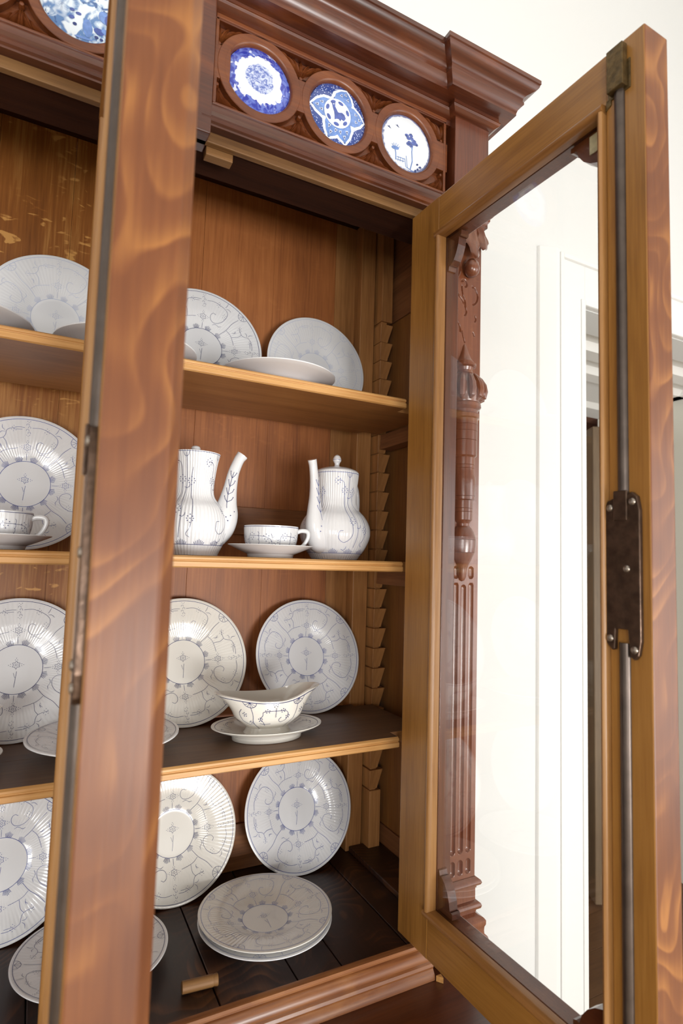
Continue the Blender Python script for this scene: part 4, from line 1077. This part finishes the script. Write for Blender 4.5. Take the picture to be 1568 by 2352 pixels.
coffee_pot((.262, 1.13, S2), 'tall ribbed coffee pot beside the left door, its spout pointing right', 
    [(.050, .0005), (.054, .010), (.062, .028), (.0670, .052), (.0655, .073), (.0575, .092), (.0455, .105), (.0390, .116), (.0375, .130), (.0395, .155), (.0430, .180), (.0465, .1945), (.0475, .1975)], .0445,
    [(.040, .040), (.0535, .058), (.0615, .082), (.0655, .106), (.0695, .134), (.0745, .164), (.0835, .190), (.0905, .2015)], [.028, .0285, .026, .0185, .0135, .0112, .0105, .0115], a1, 'blue_dark',
    ([(.0438, .190), (.036, .1925), (.022, .1955), (.008, .198), (.006, .1985)], [(.0045, .196), (.0050, .200), (.0080, .204), (.0092, .2075), (.0075, .2115), (.003, .2135)], 0), GC, (.020, .055, .108, .1955))
a2 = math.atan2(-.486, -.87)
coffee_pot((.572, 1.13, S2), 'white coffee pot with pear-shaped body, domed lid and bright blue pattern, right of the cup',
    [(.0480, .0005), (.0525, .006), (.0640, .022), (.0735, .042), (.0765, .058), (.0735, .076), (.0640, .093), (.0520, .106), (.0450, .117), (.0432, .130), (.0445, .150), (.0468, .172), (.0482, .186), (.0480, .1885)], .0455,
    [(.040, .032), (.060, .040), (.0735, .066), (.0775, .098), (.0790, .130), (.0820, .162), (.0875, .190), (.0925, .2045)], [.022, .0255, .0225, .0165, .0120, .0098, .0090, .0098], a2, 'blue_mid',
    ([(.0478, .1885), (.0480, .1905), (.0440, .1940), (.0320, .1990), (.0160, .2025), (.0065, .2035)], [(.0075, .2030), (.0055, .2065), (.0060, .2110), (.0090, .2160), (.0092, .2200), (.0065, .2265), (.0020, .2300)], .2185), GC, (.014, .050, .112, .1855))

def cup_and_saucer(X, Y, Z, ang, lab_c, lab_s, blue, sc_=1.0):
    b = MB(); sp = [(.0005, .0045), (.028, .0045), (.034, .006), (.050, .0115), (.066, .0180), (.080, .0235), (.0835, .0245), (.0838, .0235), (.080, .0215), (.060, .0125), (.046, .0065), (.0445, .0005), (.0430, 0), (.0410, .0005), (.040, .002), (.0005, .002)]
    b.lathe(sp, 0, 0, 0, 96)
    s = b.build('saucer', M['glaze'], smooth=40, world=False); s.location = (X, Y, Z+EYE); tag(s, lab_s, 'saucer', 'saucers under the cups')
    f = lathe_map([(r, z) for r, z in sp[2:7]])
    P = Paint(lambda u, v: ((lambda r: (r*math.cos(u), r*math.sin(u), float(np.interp(r, [q[0] for q in sp[:7]], [q[1] for q in sp[:7]]))))(v)), .0004, 1e-4, -1)
    P.line([(a, .079) for a in np.linspace(0, 2*PI, 70, endpoint=False)], .0007, True)
    for k in range(8):
        a0 = k*PI/4; P.line([(a0, .045), (a0+.2, .055), (a0+.3, .067)], .0006); 
        for d_ in range(4): P.dot(a0+.1*d_, .06+.003*(d_ % 2), .0008)
    P.mb.build('painted_pattern', M[blue], parent=s, world=False)
    c = empty('tea_cup', (X, Y, Z+.0050), lab_c, 'cup', 'tea cups on saucers')
    pr_ = [(.0300, 0), (.0310, .002), (.0400, .0065), (.0470, .0150), (.0510, .0280), (.0525, .0420), (.0532, .0540), (.0535, .0565)]
    rp = refine(pr_, 4)
    b = MB(); b.lathe([(.0004, .003), (.0285, .003), (.0292, 0)]+rp+[(.0522, .0568), (.0512, .0540), (.0490, .0280), (.0440, .0140), (.0300, .0070), (.0004, .0065)], 0, 0, 0, 144, ribs=48, amp=.0004, rr=(.038, .0531))
    body = b.build('bowl', M['glaze'], parent=c, smooth=40, world=False)
    P = Paint(lathe_map([(r+.0003, z) for r, z in rp]), .0005)
    ring = lambda z, wd: P.line([(a, z) for a in np.linspace(0, 2*PI, 60, endpoint=False)], wd, True)
    ring(.0540, .0009)
    for k in range(5):
        a0 = ang+.4+k*2*PI/5
        P.line(smooth_line([(a0-.45, .012), (a0-.42, .026), (a0-.38, .036), (a0-.2, .036), (a0, .036), (a0+.3, .034), (a0+.5, .028), (a0+.55, .016)], 5), .0006)
        for kk in range(4): P.line([(a0+.08*math.cos(t)*.5, .018+.009*kk*.8+.004*math.sin(t)) for t in np.linspace(-1.5, 1.7, 7)], .0006)
        for (da, z) in ((-.25, .036), (.32, .033), (-.5, .018), (.52, .02)):
            for dx, dz in ((0, .006), (-.09, .003), (.09, .003), (-.06, -.003), (.06, -.003), (0, -.007)): P.dot(a0+da+dx, z+dz, .0009)
        P.line([(a0-.55, .030), (a0-.5, .027), (a0-.44, .031)], .0007); P.line([(a0+.62, .036), (a0+.55, .032), (a0+.5, .040)], .0007)
    P.mb.build('painted_pattern', M[blue], parent=body, world=False)
    d = (math.cos(ang), math.sin(ang))
    C, R = spout_frame([(.0500, .046), (.0600, .0500), (.0715, .0485), (.0740, .040), (.0700, .029), (.0620, .019), (.0500, .0135), (.0450, .012)], [.0042, .0045, .0045, .0040, .0038, .0038, .0040, .004], d)
    b = MB(); b.tube(C, R, 12, flat=1.25); b.build('handle', M['glaze'], parent=c, smooth=50, world=False)
cup_and_saucer(.408, 1.085, S2, math.atan2(-.30, .95), 'white tea cup with fine blue pattern between the two coffee pots', 'white saucer under the cup between the coffee pots', 'blue_dark')
cup_and_saucer(-.062, 1.10, S2, math.atan2(-.15, .98), 'white tea cup in the left bay, its loop handle turned right', 'white saucer under the cup in the left bay', 'blue_dark')

# sauce boats ---------------------------------------------------------------
def boat_surf(off=0.0):
    uz = [0, .05, .16, .45, .70, .88, 1.0]
    ra = [.0465, .0435, .0405, .0665, .0745, .0800, .0830]
    rb = [.0290, .0275, .0260, .0445, .0500, .0510, .0510]
    def f(th, u):
        c, s_ = math.cos(th), math.sin(th)
        A = float(np.interp(u, uz, ra)); B = float(np.interp(u, uz, rb))
        ex = abs(c)**4.0
        lip = (.024 if c < 0 else .022)*ex*max(0, (u-.45)/.55)**2.4
        zr = .066+(.012 if c < 0 else .025)*abs(c)**2.4
        sq = 1.0-.06*abs(c)**2*max(0, (u-.5)/.5)
        z = zr*u if u > .2 else .066*u
        t = min(1, max(0, (u-.16)/.84)); z = .066*u*(1-t)+zr*u*t
        if u > .8 and c > .3: z += -.006*((u-.8)/.2)**2*max(0, (c-.8)/.2)
        return ((A+lip+off)*c, (B+off)*math.copysign(abs(s_)**.82, s_)*sq, z)
    return f
def sauce_boat(eye, rot, label, blue, group):
    root = empty('sauce_boat', eye, label, 'sauce boat', group); root.rotation_euler = (0, 0, rot)
    B = lambda m, n, mt, sm=40, par=None: m.build(n, mt, parent=par or root, smooth=sm, world=False)
    sp = [(.0005, .012), (.052, .012), (.060, .0125), (.078, .0165), (.098, .0215), (.112, .0255), (.1165, .0262), (.1170, .0250), (.112, .0222), (.090, .0150), (.0745, .0085), (.0735, .0005), (.0715, 0), (.069, .0008), (.067, .004), (.0005, .004)]
    b = MB(); sp = [(r*.935, z) for r, z in sp]; b.lathe(sp, 0, 0, 0, 96, sy=.68); st = B(b, 'stand', M['glaze_warm'])
    P = Paint(lambda u, v: (v*math.cos(u), .68*v*math.sin(u), float(np.interp(v, [q[0] for q in sp[:7]], [q[1] for q in sp[:7]]))), .0004, 1e-4, -1)
    P.line([(a, .102) for a in np.linspace(0, 2*PI, 80, endpoint=False)], .0009, True)
    for k in range(8):
        a0 = k*PI/4+.2; P.line(smooth_line([(a0-.3, .087), (a0-.1, .092), (a0+.1, .085), (a0+.16, .074)], 4), .0007)
        for j in range(5): P.dot(a0-.2+.09*j, .087+.004*(j % 2), .001)
        P.line([(a0+.3, .070), (a0+.33, .094)], .0007)
    B(P.mb, 'painted_pattern', M[blue], par=st)
    f = boat_surf(); fi = boat_surf(-.0030)
    nt_, us = 96, [0, .05, .10, .16, .22, .3, .38, .46, .54, .62, .70, .76, .82, .88, .92, .96, 1.0]
    G = np.array([[f(2*PI*i/nt_, u) for u in us]+[tuple(np.array(fi(2*PI*i/nt_, 1.0))+np.array((0, 0, .0008)))]+[tuple(np.array(fi(2*PI*i/nt_, u))+np.array((0, 0, .001))) for u in us[::-1][1:-2]] for i in range(nt_)])
    G[:, :, 2] += .0122
    b = MB(); b.grid(G, wrap_u=True)
    n = nt_; nv = G.shape[1]
    b.f.append(tuple(i*nv+nv-1 for i in range(n))); b.m.append(0)
    body = B(b, 'bowl', M['glaze_warm'])
    fo = boat_surf(.0004)
    P = Paint(lambda u, v: tuple(np.array(fo(u, v))+np.array((0, 0, .0122))), .0006, 1e-3, 1)
    P.line([(a, .955) for a in np.linspace(0, 2*PI, 120, endpoint=False)], .0011, True)
    W = .0008
    for a0 in (-PI/2, PI/2):
        L_ = lambda pts, wd=W: P.line(smooth_line([(a0+p[0], p[1]) for p in pts], 6), wd)
        for dx in (-.62, .62):
            P.line([(a0+dx+.16*math.cos(t), .95-.13*math.sin(t)) for t in np.linspace(0, PI, 12)], W)
            for tt in (.6, 1.15, 1.6, 2.1, 2.6): P.line([(a0+dx, .945), (a0+dx+.155*math.cos(tt), .95-.125*math.sin(tt))], W*.8)
            L_([(dx, .83), (dx+.02, .6), (dx-.02, .35), (dx*.9, .18)])
        L_([(-.33, .62), (-.30, .72), (-.1, .74), (.1, .74), (.28, .72), (.38, .60), (.33, .45), (.2, .40), (.12, .47), (.18, .55)])
        L_([(-.33, .62), (-.4, .5), (-.33, .42), (-.3, .3)]); L_([(-.45, .38), (-.3, .34), (-.1, .36)])
        for kk in range(5): P.line([(a0+.03*math.cos(t), .58+.055*kk+.02*math.sin(t)) for t in np.linspace(-1.5, 1.7, 6)], W*.8)
        for px_, py_ in ((-.2, .74), (.2, .74), (.37, .55), (-.4, .5), (-.85, .62), (.85, .62), (-.7, .4), (0, .9)):
            for dx, dy in ((0, .05), (-.05, .02), (.05, .02), (-.03, -.04), (.04, -.035), (0, 0)): P.dot(a0+px_+dx, py_+dy, .00105)
        L_([(-.9, .75), (-1.05, .6), (-.95, .4), (-.8, .32)]); L_([(.9, .75), (1.05, .6), (.95, .4), (.8, .32)])
    B(P.mb, 'painted_pattern', M[blue], par=body)
    return root
sauce_boat((.421, 1.098, S3), math.radians(-4), 'white sauce boat on its oval stand, in front of the two leaning plates', 'blue_dark', 'sauce boats on the lowest shelf')
sauce_boat((-.137, 1.105, S3), math.radians(-2), 'sauce boat at the left picture edge, only its curved lip showing', 'blue_dark', 'sauce boats on the lowest shelf')

# turned wooden peg lying on the cabinet floor
b = MB(); b.tube([(-.028, 0, .0095), (-.027, 0, .0095), (.022, 0, .0095), (.0225, 0, .0095), (.029, 0, .0095), (.030, 0, .0095)], [.0075, .009, .009, .0082, .0092, .008], 18)
pg = b.build('wooden_peg', M['raw'], smooth=40, world=False); pg.location = (.278, .985, S4+EYE+.0003); pg.rotation_euler = (0, 0, math.radians(-5))
tag(pg, 'short round wooden peg lying on the cabinet floor behind the sill', 'peg')
